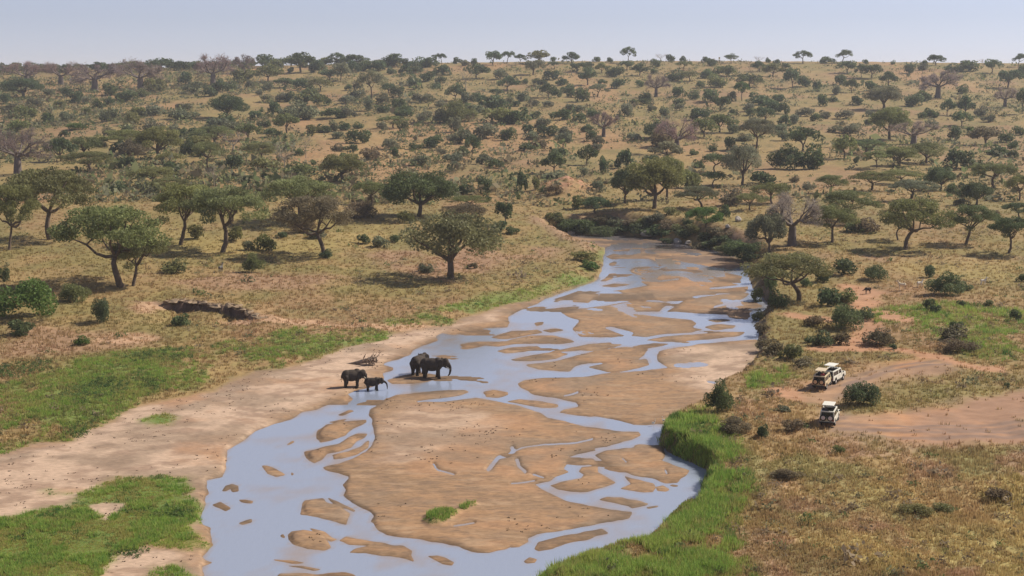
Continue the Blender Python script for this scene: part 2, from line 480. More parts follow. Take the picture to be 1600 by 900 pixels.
def leaf_mat(name, transl=0.38):
    m, nt, b = new_mat(name)
    oi = node(nt, 'ShaderNodeObjectInfo')
    va = node(nt, 'ShaderNodeVertexColor', layer_name='tint')
    mx = node(nt, 'ShaderNodeMix', data_type='RGBA', blend_type='MULTIPLY'); mx.inputs[0].default_value = 1.0
    nt.links.new(oi.outputs['Color'], mx.inputs[6]); nt.links.new(va.outputs[0], mx.inputs[7])
    nt.links.new(mx.outputs[2], b.inputs['Base Color'])
    b.inputs['Roughness'].default_value = 0.65
    b.inputs['Specular IOR Level'].default_value = 0.25
    tr = node(nt, 'ShaderNodeBsdfTranslucent')
    nt.links.new(mx.outputs[2], tr.inputs[0])
    ms = node(nt, 'ShaderNodeMixShader'); ms.inputs[0].default_value = transl
    out = nt.nodes['Material Output']
    nt.links.new(b.outputs[0], ms.inputs[1]); nt.links.new(tr.outputs[0], ms.inputs[2])
    nt.links.new(ms.outputs[0], out.inputs['Surface'])
    return m
M_LEAF = leaf_mat('foliage')
def blade_mat(name):
    m, nt, b = new_mat(name)
    va = node(nt, 'ShaderNodeVertexColor', layer_name='tint')
    nt.links.new(va.outputs[0], b.inputs['Base Color'])
    b.inputs['Roughness'].default_value = 0.8; b.inputs['Specular IOR Level'].default_value = 0.15
    tr = node(nt, 'ShaderNodeBsdfTranslucent'); nt.links.new(va.outputs[0], tr.inputs[0])
    ms = node(nt, 'ShaderNodeMixShader'); ms.inputs[0].default_value = 0.42
    nt.links.new(b.outputs[0], ms.inputs[1]); nt.links.new(tr.outputs[0], ms.inputs[2])
    nt.links.new(ms.outputs[0], nt.nodes['Material Output'].inputs['Surface'])
    return m
M_BLADE = blade_mat('grass_blades')
M_BARK = simple_mat('bark', (0.135, 0.10, 0.075), 0.9, 0.1, 0, 0.35, 3.0)
M_PALEBARK = simple_mat('pale_bark', (0.30, 0.255, 0.20), 0.9, 0.1, 0, 0.25, 2.0)
M_BAOBARK = simple_mat('baobab_bark', (0.15, 0.12, 0.108), 0.8, 0.2, 0, 0.25, 0.8)

def water_mat():
    m, nt, b = new_mat('shallow_water')
    tc = node(nt, 'ShaderNodeTexCoord')
    mp = node(nt, 'ShaderNodeMapping'); mp.inputs['Scale'].default_value = (0.8, 0.35, 1)
    nt.links.new(tc.outputs['Object'], mp.inputs[0])
    n1 = node(nt, 'ShaderNodeTexNoise'); n1.inputs['Scale'].default_value = 2.0; n1.inputs['Detail'].default_value = 8; n1.inputs['Roughness'].default_value = 0.7
    nt.links.new(mp.outputs[0], n1.inputs['Vector'])
    bp = node(nt, 'ShaderNodeBump'); bp.inputs['Strength'].default_value = 0.5; bp.inputs['Distance'].default_value = 0.05
    nt.links.new(n1.outputs[0], bp.inputs['Height']); nt.links.new(bp.outputs[0], b.inputs['Normal'])
    va = node(nt, 'ShaderNodeVertexColor', layer_name='tint')
    nt.links.new(va.outputs[0], b.inputs['Base Color'])
    b.inputs['Roughness'].default_value = 0.09
    b.inputs['IOR'].default_value = 1.65
    return m
M_WATER = water_mat()

# ------------------------------------------------------------------ the ground, one sheet cut into bed, grassland and track
rows_near = [plane_pt(800, v)[1] for v in np.arange(985, 372, -1.08)]
yy = [-60, 0, 10, 20, 32, 45, 58, 70, 80, 90] + [y for y in rows_near if y > 92]
y = yy[-1]
while y < 1300:
    y += 1.0 + (y - 330) * 0.0085; yy.append(y)
for k in (1380, 1500, 1700, 2100, 2700, 3600, 5200, 9000): yy.append(k)
YS = np.array(yy)
TS = np.concatenate([np.linspace(-1.4, -0.66, 74), np.linspace(-0.655, 0.52, 385), np.linspace(0.53, 1.4, 90)])
GX = TS[None, :] * (0.36 * np.maximum(YS, 105))[:, None]
GY = np.repeat(YS[:, None], len(TS), 1)
NR, NC = GX.shape
gx, gy = GX.ravel(), GY.ravel()
gz, gsd, gm, gml, gleft = terrain(gx, gy, True)

def soft(poly, wob=1.5, width=1.2, freq=0.25, seed=0):
    s = near_sd(gx, gy, poly)
    k = s > -13.9
    s[k] += (fbm(gx[k] * freq, gy[k] * freq, 4, 100 + seed) - 0.5) * 2 * wob
    return sstep(-width, width, s)

GREEN = [gpoly(s) for s in (
 '0,600 60,585 140,556 200,548 300,540 400,524 470,514 560,512 612,520 600,532 545,542 500,560 440,577 395,582 365,592 330,612 280,622 230,632 195,642 155,668 110,690 60,692 0,712 -80,730 -80,590',
 '600,508 650,490 720,470 800,452 860,440 905,420 925,400 940,392 942,420 930,437 900,448 860,462 830,470 790,477 760,486 720,499 700,510',
 '1042,662 1070,645 1100,640 1130,672 1152,715 1155,760 1140,800 1138,850 1128,905 820,915 860,880 940,850 1005,842 1030,815 1085,785 1094,756 1104,731 1084,721 1044,703',
 '1165,602 1186,560 1240,552 1236,590 1200,602 1150,612',
 '1360,482 1450,470 1600,478 1640,570 1520,560 1440,522 1380,512 1350,492')]
LOWGREEN = [[plane_pt(u, v, 0.35) for u, v in P(s)] for s in (
 '-60,812 0,805 60,797 120,782 190,747 250,742 290,748 285,765 313,785 316,800 306,830 312,850 296,858 240,850 180,870 160,890 150,905 -60,905',
 '228,655 238,650 262,649 276,655 270,662 240,663', '66,774 75,767 95,768 98,773 80,776', '230,905 240,885 270,882 292,892 296,905')]
BARE = [[plane_pt(u, v, 0.35) for u, v in P('138,789 165,784 200,786 180,803 165,814 155,803')]]
TRACK = [gpoly(s) for s in (
 '1258,618 1266,600 1300,600 1340,582 1400,566 1460,562 1492,570 1470,582 1420,586 1370,593 1342,606 1322,622 1312,640 1335,646 1400,640 1455,630 1500,620 1620,606 1620,692 1540,690 1450,687 1380,682 1320,682 1285,675 1268,655 1262,630',)]
PATHS = [(gpoly(s), w) for s, w in (('1290,545 1335,542 1400,546 1470,560 1540,576', 1.6), ('1335,545 1362,520 1345,503 1375,490 1400,498', 2.2),
 ('1320,448 1362,458 1352,470 1340,480', 1.8), ('1230,490 1260,496 1290,500', 1.6), ('1290,628 1255,622 1215,610', 1.6))]
w_green = np.zeros(gx.shape)
for i, p_ in enumerate(GREEN): w_green = np.maximum(w_green, soft(p_, 2.6, 2.2, 0.16, i) * (0.6 if i == 4 else 1.0))
w_lush = soft(GREEN[2], 5.0, 4.0, 0.12, 2) * sstep(0.30, 0.46, fbm(gx * 0.3, gy * 0.25, 3, 97))
w_low = np.zeros(gx.shape)
for i, p_ in enumerate(LOWGREEN): w_low = np.maximum(w_low, soft(p_, 1.7, 1.3, 0.35, 20 + i))
for i, p_ in enumerate(BARE): w_low = w_low * (1 - soft(p_, 0.4, 0.4, 0.6, 30 + i))
w_low = np.maximum(w_low, sstep(0.1, 0.7, near_sd(gx, gy, ISLET)))
w_track = soft(TRACK[0], 3.2, 2.4, 0.14, 40)
w_path = np.zeros(gx.shape)
for i, (p_, w_) in enumerate(PATHS):
    w_path = np.maximum(w_path, sstep(w_ + 1.2, w_ - 0.8, near_line(gx, gy, p_) + (fbm(gx * 0.3, gy * 0.3, 3, 60 + i) - 0.5) * 4))
out = gsd <= 0
w_track = np.maximum(w_track, w_path * 0.9) * out * sstep(0, 5, -gsd)

def C(r, g, b): return np.array([r, g, b])[None, :]
def mixc(a, b, t): return a * (1 - t[:, None]) + b * t[:, None]
n_big = fbm(gx * 0.03, gy * 0.018, 4, 201); n_mid = fbm(gx * 0.12, gy * 0.08, 4, 202); n_fin = fbm(gx * 0.6, gy * 0.4, 4, 203)
n_hill = fbm(gx * 0.02, gy * 0.006, 4, 207); n_str = fbm(gx * 0.05, gy * 0.02, 5, 209)
# grassland: straw, ochre and red-brown, olive
colr = mixc(np.repeat(C(0.315, 0.238, 0.100), len(gx), 0), C(0.255, 0.218, 0.080), sstep(0.4, 0.62, n_mid))
colr = mixc(colr, C(0.335, 0.215, 0.115), sstep(0.52, 0.70, n_big) * 0.75)
colr = mixc(colr, C(0.21, 0.195, 0.075), sstep(0.50, 0.72, n_str) * 0.6)
colr = mixc(colr, C(0.41, 0.262, 0.128), sstep(0.55, 0.70, n_hill) * 0.8 * sstep(330, 500, gy))
colr = mixc(colr, C(0.37, 0.285, 0.115), sstep(0.52, 0.66, fbm(gx * 0.05, gy * 0.015, 4, 215)) * 0.55 * sstep(330, 450, gy))
colr = mixc(colr, C(0.175, 0.165, 0.07), sstep(0.55, 0.70, n_fin) * 0.45)
fg = sstep(190, 130, gy) * (gx > 0)
colr = mixc(colr, C(0.25, 0.255, 0.10), sstep(0.52, 0.64, fbm(gx * 0.16, gy * 0.09, 4, 221)) * 0.75 * fg)
colr = mixc(colr, C(0.43, 0.37, 0.14), sstep(0.55, 0.68, fbm(gx * 0.13, gy * 0.08, 4, 222)) * 0.7 * fg)
colr = mixc(colr, C(0.36, 0.245, 0.155), sstep(0.52, 0.66, fbm(gx * 0.2, gy * 0.12, 4, 223)) * 0.75 * fg)
colr = mixc(colr, C(0.165, 0.235, 0.06), np.maximum(w_green * sstep(0.30, 0.62, n_mid + 0.25 * (n_fin - 0.5)), w_lush) * 0.9)
PINK = [gpoly(s) for s in ('230,432 330,424 420,428 500,430 560,440 470,452 400,455 300,452 240,446', '0,505 60,500 150,520 230,540 120,548 0,560', '560,395 700,385 860,385 880,400 800,415 700,440 600,420',
  '1290,395 1420,402 1590,405 1590,418 1400,412 1290,405', '1200,700 1330,690 1420,720 1300,760 1210,740')]
for i, p_ in enumerate(PINK): colr = mixc(colr, C(0.37, 0.235, 0.15), soft(p_, 4.0, 4.0, 0.12, 80 + i) * 0.7 * sstep(0.3, 0.55, n_mid))
YEL = [gpoly(s) for s in ('1380,400 1600,405 1600,440 1400,430', '1240,770 1400,740 1560,760 1600,800 1400,790', '180,340 330,400 420,400 600,380 620,330 560,360 400,380')]
for i, p_ in enumerate(YEL): colr = mixc(colr, C(0.36, 0.30, 0.11), soft(p_, 4.0, 4.0, 0.12, 90 + i) * 0.6)
# bare soil around the gully, the mound and the far cut banks
md = np.exp(-(np.hypot((gx - MOUND[0]) / 8.0, (gy - MOUND[1]) / 17.0) ** 2) * 1.5)
colr = mixc(colr, C(0.47, 0.27, 0.16), np.clip(md * 1.5, 0, 1) * sstep(0.32, 0.55, n_fin))
slope_bank = sstep(0.2, 3.0, -gsd) * sstep(9, 4, -gsd) * sstep(285, 310, gy) * sstep(370, 345, gy)
colr = mixc(colr, C(0.33, 0.23, 0.135), slope_bank * sstep(0.35, 0.6, n_mid))
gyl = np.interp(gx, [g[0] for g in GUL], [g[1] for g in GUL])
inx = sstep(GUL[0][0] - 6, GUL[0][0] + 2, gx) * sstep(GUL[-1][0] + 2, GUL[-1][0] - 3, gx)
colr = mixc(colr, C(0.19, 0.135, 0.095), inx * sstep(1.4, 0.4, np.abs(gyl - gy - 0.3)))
pale = [gpoly('338,500 400,497 470,498 520,506 600,505 660,505 700,508 690,516 620,518 560,512 470,507 400,505'), gpoly('200,480 230,470 262,474 250,486 215,490'),
        gpoly('150,528 180,520 250,522 262,530 200,538 150,536')]
for i, p_ in enumerate(pale): colr = mixc(colr, C(0.50, 0.345, 0.21), soft(p_, 1.6, 1.0, 0.4, 50 + i) * 0.85)
# track
tr_c = mixc(np.repeat(C(0.39, 0.262, 0.155), len(gx), 0), C(0.455, 0.265, 0.135), sstep(0.45, 0.62, n_mid))
tr_c = mixc(tr_c, C(0.25, 0.18, 0.13), sstep(0.55, 0.68, n_str) * 0.6)
RUTS = [gpoly('1278,606 1310,600 1345,590 1400,575 1470,567'), gpoly('1290,662 1350,668 1450,668 1620,660'), gpoly('1300,655 1318,635 1330,615 1345,600'), gpoly('1300,676 1420,680 1620,676')]
for i, p_ in enumerate(RUTS):
    dd = near_line(gx, gy, p_) + (fbm(gx * 0.2, gy * 0.2, 3, 95 + i) - 0.5) * 1.6
    tr_c = mixc(tr_c, C(0.235, 0.175, 0.13), sstep(0.9, 0.3, np.abs(dd - 0.9)) * 0.75)
colr = mixc(colr, tr_c, w_track)
colr = mixc(colr, C(0.47, 0.275, 0.155), w_path * (1 - sstep(0.0, 1.0, soft(TRACK[0], 1.6, 1.2, 0.2, 40))) * 0.75 * out)
# bed: damp tan bars, pale dry beach, dark wet margins and streaks along the flow
flow = fbm(gx * 0.30 + 0.02 * gy, gy * 0.9, 4, 301); fl2 = fbm(gx * 0.8, gy * 2.0, 4, 302)
bed = mixc(np.repeat(C(0.315, 0.212, 0.128), len(gx), 0), C(0.375, 0.240, 0.138), sstep(0.42, 0.62, flow))
bed = mixc(bed, C(0.225, 0.155, 0.105), sstep(0.52, 0.68, fl2) * 0.65)
bed = mixc(bed, C(0.43, 0.31, 0.205), sstep(0.60, 0.72, fbm(gx * 0.25 + 0.05 * gy, gy * 0.9, 4, 303)) * 0.6)
dry = [[plane_pt(u, v, 0.2) for u, v in P(s)] for s in ('-300,1100 -300,740 0,712 110,690 195,642 330,612 440,577 545,542 612,523 700,508 790,480 780,500 690,518 640,545 600,560 560,600 500,630 440,650 380,680 345,715 330,745 300,770 310,1100',
  '595,650 640,632 720,640 800,660 760,690 680,705 640,720 590,720 600,690', '1045,545 1110,538 1175,532 1200,540 1180,575 1140,600 1110,612 1060,590')]
n_dry = fbm(gx * 0.35, gy * 0.5, 4, 305)
for i, p_ in enumerate(dry):
    k = soft(p_, 2.0, 2.2, 0.2, 70 + i) * (1.0 if i != 1 else 0.75)
    bed = mixc(bed, mixc(np.repeat(C(0.56, 0.425, 0.325), len(gx), 0), C(0.35, 0.25, 0.185), sstep(0.44, 0.64, n_dry) * 0.85), k)
bed = mixc(bed, C(0.45, 0.262, 0.145), sstep(0.50, 0.66, fbm(gx * 0.07, gy * 0.09, 4, 313)) * 0.6 * sstep(0.3, 0.0, gml))
bed = mixc(bed, C(0.26, 0.20, 0.145), sstep(0.54, 0.68, fbm(gx * 0.09, gy * 0.12, 4, 314)) * 0.6)
far_damp = sstep(255, 300, gy)
bed = mixc(bed, C(0.17, 0.125, 0.10), sstep(0.46, 0.58, fbm(gx * 0.10, gy * 0.22, 4, 311)) * 0.8 * far_damp)
n_wet = fbm(gx * 0.3, gy * 0.25, 3, 331)
wet = np.clip(gm * 2.2, 0, 1) * 0.6 + sstep(0.05, 0.5, gml) * sstep(0.35, 0.62, n_wet) * 0.9
bed = bed * (1 - 0.42 * np.clip(wet, 0, 1))[:, None]
gr_low = mixc(np.repeat(C(0.15, 0.225, 0.05), len(gx), 0), C(0.30, 0.25, 0.10), sstep(0.58, 0.72, n_mid))
bed = mixc(bed, gr_low, w_low)
bed = bed * C(0.86, 0.80, 0.75)
colr = colr * C(0.88, 0.80, 0.83) * (1 - 0.07 * sstep(330, 420, gy) + 0.12 * fg)[:, None]
seam = sstep(-0.6, 0.9, gsd + (n_fin - 0.5) * 2.0)
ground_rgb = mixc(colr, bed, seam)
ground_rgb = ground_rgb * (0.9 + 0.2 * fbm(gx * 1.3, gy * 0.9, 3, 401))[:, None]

Zg = gz.reshape(NR, NC)
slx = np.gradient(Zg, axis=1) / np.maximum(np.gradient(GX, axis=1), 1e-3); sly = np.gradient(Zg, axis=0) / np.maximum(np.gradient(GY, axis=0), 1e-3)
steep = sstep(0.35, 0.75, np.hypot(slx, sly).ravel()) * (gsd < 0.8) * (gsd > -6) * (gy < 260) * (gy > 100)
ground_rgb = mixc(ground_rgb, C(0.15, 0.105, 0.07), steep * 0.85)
verts = np.stack([gx, gy, gz], 1)
idx = np.arange(NR * NC).reshape(NR, NC)
quads = np.stack([idx[:-1, :-1], idx[:-1, 1:], idx[1:, 1:], idx[1:, :-1]], -1).reshape(-1, 4)
f_sd = gsd[quads].mean(1); f_tr = w_track[quads].mean(1)
which = np.where(f_sd > 0, 1, np.where(f_tr > 0.5, 2, 0))
full_me = np_mesh('tmp', verts, quads, None, True)
vn = np.zeros(NR * NC * 3, np.float32); full_me.vertices.foreach_get('normal', vn); vn = vn.reshape(-1, 3)
bpy.data.meshes.remove(full_me)
def ground_piece(name, k, mat, label):
    q = quads[which == k]
    used = np.unique(q)
    remap = np.zeros(NR * NC, np.int32); remap[used] = np.arange(len(used))
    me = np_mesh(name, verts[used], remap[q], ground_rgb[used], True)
    me.normals_split_custom_set_from_vertices(vn[used].tolist())
    o = link(name, me, mat)
    tag(o, label, kind='structure')
    return o
ground_piece('ground', 0, M_GRASS_GROUND, 'dry savanna grassland rising to a low ridge')
ground_piece('riverbed', 1, M_SAND, 'tan sandy riverbed with bars and a wide pale beach')
ground_piece('dirt_track', 2, M_TRACK, 'bare orange brown dirt track and clearing on the bank')

# water sheet
wys = np.linspace(60, 348, 400); wxs = np.linspace(-75, 95, 300)
WX, WY = np.meshgrid(wxs, wys)
wx_, wy_ = WX.ravel(), WY.ravel()
wm_, wmm_, wml_ = bed_terms(wx_, wy_)
wi = np.arange(len(wx_)).reshape(WX.shape)
wq = np.stack([wi[:-1, :-1], wi[:-1, 1:], wi[1:, 1:], wi[1:, :-1]], -1).reshape(-1, 4)
wsd = near_sd(wx_, wy_, COR, 6.0)
wq = wq[wsd[wq].max(1) > -3]
uw = np.unique(wq); rm_ = np.zeros(len(wx_), np.int32); rm_[uw] = np.arange(len(uw)); wq = rm_[wq]
wx_, wy_, wm_, wmm_, wml_ = wx_[uw], wy_[uw], wm_[uw], wmm_[uw], wml_[uw]
silt = 1 - sstep(0.42, 0.95, wmm_ + 0.35 * (fbm(wx_ * 0.3, wy_ * 0.2, 3, 701) - 0.5))
wcol = mixc(np.repeat(C(0.28, 0.318, 0.415), len(wx_), 0), C(0.31, 0.245, 0.205), np.clip(0.85 * silt + 2.6 * (fbm(wx_ * 0.22, wy_ * 0.16, 4, 702) - 0.55), 0, 0.9))
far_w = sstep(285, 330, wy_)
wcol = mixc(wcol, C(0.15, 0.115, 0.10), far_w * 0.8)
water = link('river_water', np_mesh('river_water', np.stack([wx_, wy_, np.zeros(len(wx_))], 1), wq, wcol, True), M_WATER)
tag(water, 'shallow pale blue river braiding between the sand bars', kind='structure')

# ------------------------------------------------------------------ grass: blades in tufts
rng = np.random.default_rng(7)
def grid_w(arr):
    """read a per-vertex ground array at any x, y"""
    A = arr.reshape(NR, NC)
    def f(x, y):
        r = np.clip(np.interp(y, YS, np.arange(NR)), 0, NR - 1.001); t = x / (0.36 * np.maximum(y, 105))
        c = np.clip(np.interp(t, TS, np.arange(NC)), 0, NC - 1.001)
        i, j = r.astype(int), c.astype(int); fr, fc = r - i, c - j
        return (A[i, j] * (1 - fc) + A[i, j + 1] * fc) * (1 - fr) + (A[i + 1, j] * (1 - fc) + A[i + 1, j + 1] * fc) * fr
    return f
F_Z, F_SD, F_TR, F_GR, F_LOW = grid_w(gz), grid_w(gsd), grid_w(w_track), grid_w(np.maximum(w_green * sstep(0.28, 0.55, n_mid + 0.25 * (n_fin - 0.5)), w_lush)), grid_w(w_low)
FAST_Z = F_Z
F_RGB = [grid_w(ground_rgb[:, i]) for i in range(3)]

def scatter(n, y0, y1, power=1.0):
    """points over the view wedge, denser near the camera"""
    q = rng.random(n)
    y = (y0 ** (-power) + q * (y1 ** (-power) - y0 ** (-power))) ** (-1 / power)
    t = rng.uniform(-1.12, 1.12, n)
    return t * 0.36 * y, y

def tufts(x, y, h, w, nb, rgb, spread=0.16, lean=0.35):
    """nb single-triangle blades for each tuft; returns verts, faces, colours"""
    n = len(x)
    X = np.repeat(x, nb); Y = np.repeat(y, nb); H = np.repeat(h, nb) * rng.uniform(0.55, 1.1, n * nb); W = np.repeat(w, nb)
    a = rng.uniform(0, 2 * np.pi, n * nb); r = np.sqrt(rng.random(n * nb)) * spread * (0.6 + np.repeat(h, nb))
    X = X + r * np.cos(a); Y = Y + r * np.sin(a)
    Z = F_Z(X, Y) - 0.03
    o = rng.uniform(0, np.pi, n * nb)
    dx, dy = np.cos(o) * W / 2, np.sin(o) * W / 2
    lx = np.cos(a) * lean * H * rng.random(n * nb); ly = np.sin(a) * lean * H * rng.random(n * nb)
    v = np.empty((n * nb, 3, 3), np.float32)
    v[:, 0] = np.stack([X - dx, Y - dy, Z], 1); v[:, 1] = np.stack([X + dx, Y + dy, Z], 1); v[:, 2] = np.stack([X + lx, Y + ly, Z + H], 1)
    c = np.repeat(rgb, nb, 0) * rng.uniform(0.86, 1.14, (n * nb, 1))
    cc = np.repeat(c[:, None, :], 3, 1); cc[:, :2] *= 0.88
    return v.reshape(-1, 3), cc.reshape(-1, 3)

def grass_object(name, label, x, y, h, w, nb, rgb, **kw):
    v, c = tufts(x, y, h, w, nb, rgb, **kw)
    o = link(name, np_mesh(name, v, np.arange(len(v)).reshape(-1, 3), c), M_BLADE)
    return tag(o, label, kind='stuff')

# green grass on the banks, the near patch and the islet
x, y = scatter(180000, 101, 300, 1.2)
keep = (np.maximum(F_GR(x, y) * (F_SD(x, y) < 0.4), F_LOW(x, y)) > rng.uniform(0.25, 0.8, len(x))) & (F_Z(x, y) > 0.12)
x, y = x[keep], y[keep]
n = len(x)
right = x > river_mid(y)
tone = fbm(x * 0.2, y * 0.15, 3, 501)
rgb = np.where((tone > 0.52)[:, None], C(0.27, 0.40, 0.08), C(0.38, 0.45, 0.11))
rgb = np.where((fbm(x * 0.3, y * 0.2, 3, 502) > 0.60)[:, None], C(0.13, 0.22, 0.06), rgb)
rgb = np.where((rng.random(n) < 0.16)[:, None], C(0.44, 0.38, 0.16), rgb)
yl_ = (fbm(x * 0.14, y * 0.1, 3, 505) > np.where(right, 0.60, 0.50)) & (rng.random(n) < 0.7)
rgb = np.where(yl_[:, None], C(0.42, 0.38, 0.13), rgb)
hh = (0.12 + 1.0 * np.clip(fbm(x * 0.45, y * 0.3, 3, 503) - 0.25, 0, 1) ** 1.3) * np.where(right, 1.5, 0.9) * np.where(F_LOW(x, y) > 0.3, 0.75, 1.0)
grass_object('green_grass', 'fresh green grass along the river banks', x, y, hh, 0.045 + y * 0.00022, 10, rgb, spread=0.24)
print('green tufts', n)
x, y = scatter(110000, 101, 240, 1.2)
den = np.maximum(F_GR(x, y) * (F_SD(x, y) < 0.2), F_LOW(x, y))
keep = (den > rng.uniform(0.4, 1.0, len(x))) & (fbm(x * 0.5, y * 0.35, 3, 521) > 0.50) & (F_Z(x, y) > 0.15)
x, y = x[keep], y[keep]; n = len(x)
right = x > river_mid(y)
rgb = np.array([(0.29, 0.43, 0.09), (0.38, 0.46, 0.12), (0.19, 0.31, 0.075), (0.40, 0.36, 0.14)])[rng.choice(4, n, p=(0.4, 0.3, 0.2, 0.1))]
hh = rng.uniform(0.45, 0.95, n) * np.where(right, 1.0, 0.55)
grass_object('grass_clumps', 'tall bright clumps of grass on the green banks', x, y, hh, 0.05 + y * 0.0002, 18, rgb, spread=0.3, lean=0.7)
print('clumps', n)
# dry grass and weeds over the meadows
x, y = scatter(116000, 101, 430, 1.0)
keep = (F_SD(x, y) < -0.3) & (F_TR(x, y) < rng.uniform(0.05, 1.02, len(x)) ** 1.6) & (rng.random(len(x)) < 0.80)
x, y = x[keep], y[keep]; n = len(x)
base = np.stack([f(x, y) for f in F_RGB], 1)
pal = np.array([(0.37, 0.27, 0.13), (0.33, 0.22, 0.125), (0.27, 0.235, 0.09), (0.40, 0.31, 0.145), (0.24, 0.225, 0.085)])
sel = (fbm(x * 0.11, y * 0.08, 3, 511) * 1.9 - 0.45 + rng.normal(0, 0.12, n))
pk = np.clip((sel * 5).astype(int), 0, 4)
rgb = (0.62 * base + 0.38 * pal[pk] * C(0.92, 0.85, 0.92)) * 1.42
hh = 0.22 + 0.42 * fbm(x * 0.2, y * 0.2, 3, 512) * (rng.random(n) * 0.7 + 0.5)
grass_object('dry_grass', 'straw coloured dry grass over the meadows', x, y, hh, 0.06 + y * 0.0004, 6, rgb, spread=0.28)
print('dry tufts', n)

# ------------------------------------------------------------------ plants: prototypes
prng = np.random.default_rng(11)
def leaves(centres, size, tone, flat=0.0):
    """one quad for each centre with a random turn; tone per leaf"""
    n = len(centres)
    a = prng.normal(size=(n, 3)); a /= np.linalg.norm(a, axis=1)[:, None]
    b = prng.normal(size=(n, 3)); b[:, 2] *= (1 - flat); a[:, 2] *= (1 - flat); a /= np.linalg.norm(a, axis=1)[:, None]
    b -= (a * b).sum(1)[:, None] * a; b /= np.linalg.norm(b, axis=1)[:, None]
    s = size * prng.uniform(0.6, 1.3, n)
    a = a * s[:, None]; b = b * (s * 0.62)[:, None]
    v = np.empty((n, 4, 3), np.float32)
    v[:, 0] = centres - a; v[:, 1] = centres + b; v[:, 2] = centres + a; v[:, 3] = centres - b
    c = np.repeat(tone[:, None], 4, 1)
    return v.reshape(-1, 3), np.arange(n * 4).reshape(-1, 4), np.repeat(c.reshape(-1, 1), 3, 1)

def crown_mesh(name, clumps, n, size, flat=0.0, shell=0.55):
    cl = np.array(clumps)
    w = (cl[:, 3] * cl[:, 4]) ** 0.8; w /= w.sum()
    k = prng.choice(len(cl), n, p=w)
    d = prng.normal(size=(n, 3)); d /= np.linalg.norm(d, axis=1)[:, None]
    r = shell + (1.06 - shell) * prng.random(n) ** 0.6
    p = cl[k, :3] + d * r[:, None] * cl[k, 3:6]
    tone_c = prng.uniform(0.72, 1.28, len(cl))
    tone = tone_c[k] * prng.uniform(0.75, 1.25, n)
    p[:, 2] = np.maximum(p[:, 2], 0.02)
    v, f, c = leaves(p, size, tone, flat)
    return np_mesh(name, v, f, c)

def tube(pts, rad, sides=6):
    pts = [np.array(p, float) for p in pts]
    V = []; Fc = []
    for i, p in enumerate(pts):
        t = pts[min(i + 1, len(pts) - 1)] - pts[max(i - 1, 0)]
        t /= np.linalg.norm(t) + 1e-9
        u = np.cross(t, (0.3, 0.9, 0.2)); u /= np.linalg.norm(u) + 1e-9
        w = np.cross(t, u)
        for k in range(sides):
            a = 2 * math.pi * k / sides
            V.append(p + rad[i] * (math.cos(a) * u + math.sin(a) * w))
    for i in range(len(pts) - 1):
        for k in range(sides):
            a = i * sides + k; b = i * sides + (k + 1) % sides
            Fc.append((a, b, b + sides, a + sides))
    return np.array(V), np.array(Fc)

def tubes_mesh(name, specs, sides=6, colors=None):
    vs_, fs_, off = [], [], 0
    for pts, rad in specs:
        v, f = tube(pts, rad, sides)
        vs_.append(v); fs_.append(f + off); off += len(v)
    return np_mesh(name, np.concatenate(vs_), np.concatenate(fs_), None, True)

def bend(a, b, k, n=5, amp=0.12):
    a = np.array(a, float); b = np.array(b, float); L = np.linalg.norm(b - a)
    o1 = prng.normal(size=3) * amp * L * k
    return [a + (b - a) * t + o1 * math.sin(math.pi * t) + (prng.normal(size=3) * 0.02 * L if 0 < t < 1 else 0) for t in np.linspace(0, 1, n)]

def proto_umbrella(hi, seed, lean=0.0, sparse=1.0):
    """flat topped acacia: 12 m wide, 8 m tall"""
    global prng
    prng = np.random.default_rng(seed)
    W, H = 6.0, 8.0
    nc = 40 if hi else 18
    clumps = []
    for i in range(nc):
        r = W * math.sqrt((i + 0.4) / nc) * 0.95; a = i * 2.39996 + prng.uniform(-0.4, 0.4)
        z = H * (0.88 - 0.27 * (r / W) ** 2) + prng.uniform(-0.4, 0.3)
        if prng.random() < 0.35: z -= prng.uniform(0.6, 1.6)
        s = prng.uniform(1.0, 1.7) * (1.0 if hi else 1.3)
        clumps.append((r * math.cos(a) + lean * 1.5, r * math.sin(a), z, s, s, s * prng.uniform(0.34, 0.52)))
    crown = crown_mesh('crown', clumps, int((13000 if hi else 2000) * sparse), 0.135 if hi else 0.32, 0.35, 0.4)
    fork = np.array([lean * 0.5, 0, H * prng.uniform(0.33, 0.42)])
    specs = [(bend((-lean, 0, -0.3), fork, 0.8, 6), np.linspace(0.40, 0.26, 6))]
    for j in range(6 if hi else 4):
        k = prng.integers(nc // 8, nc * 5 // 6)
        c = np.array(clumps[k][:3]); mid = fork + (c - fork) * 0.55 + np.array([0, 0, -0.25])
        specs.append((bend(fork, mid, 0.6, 4), np.linspace(0.19, 0.11, 4)))
        specs.append((bend(mid, c, 0.6, 3), np.linspace(0.11, 0.05, 3)))
        c2 = np.array(clumps[(k * 7 + 3) % nc][:3])
        if np.linalg.norm(c2 - mid) < 5: specs.append((bend(mid, c2, 0.6, 3), np.linspace(0.09, 0.04, 3)))
    return dict(crown=crown, trunk=tubes_mesh('trunk', specs), w=12.6, h=8.3)

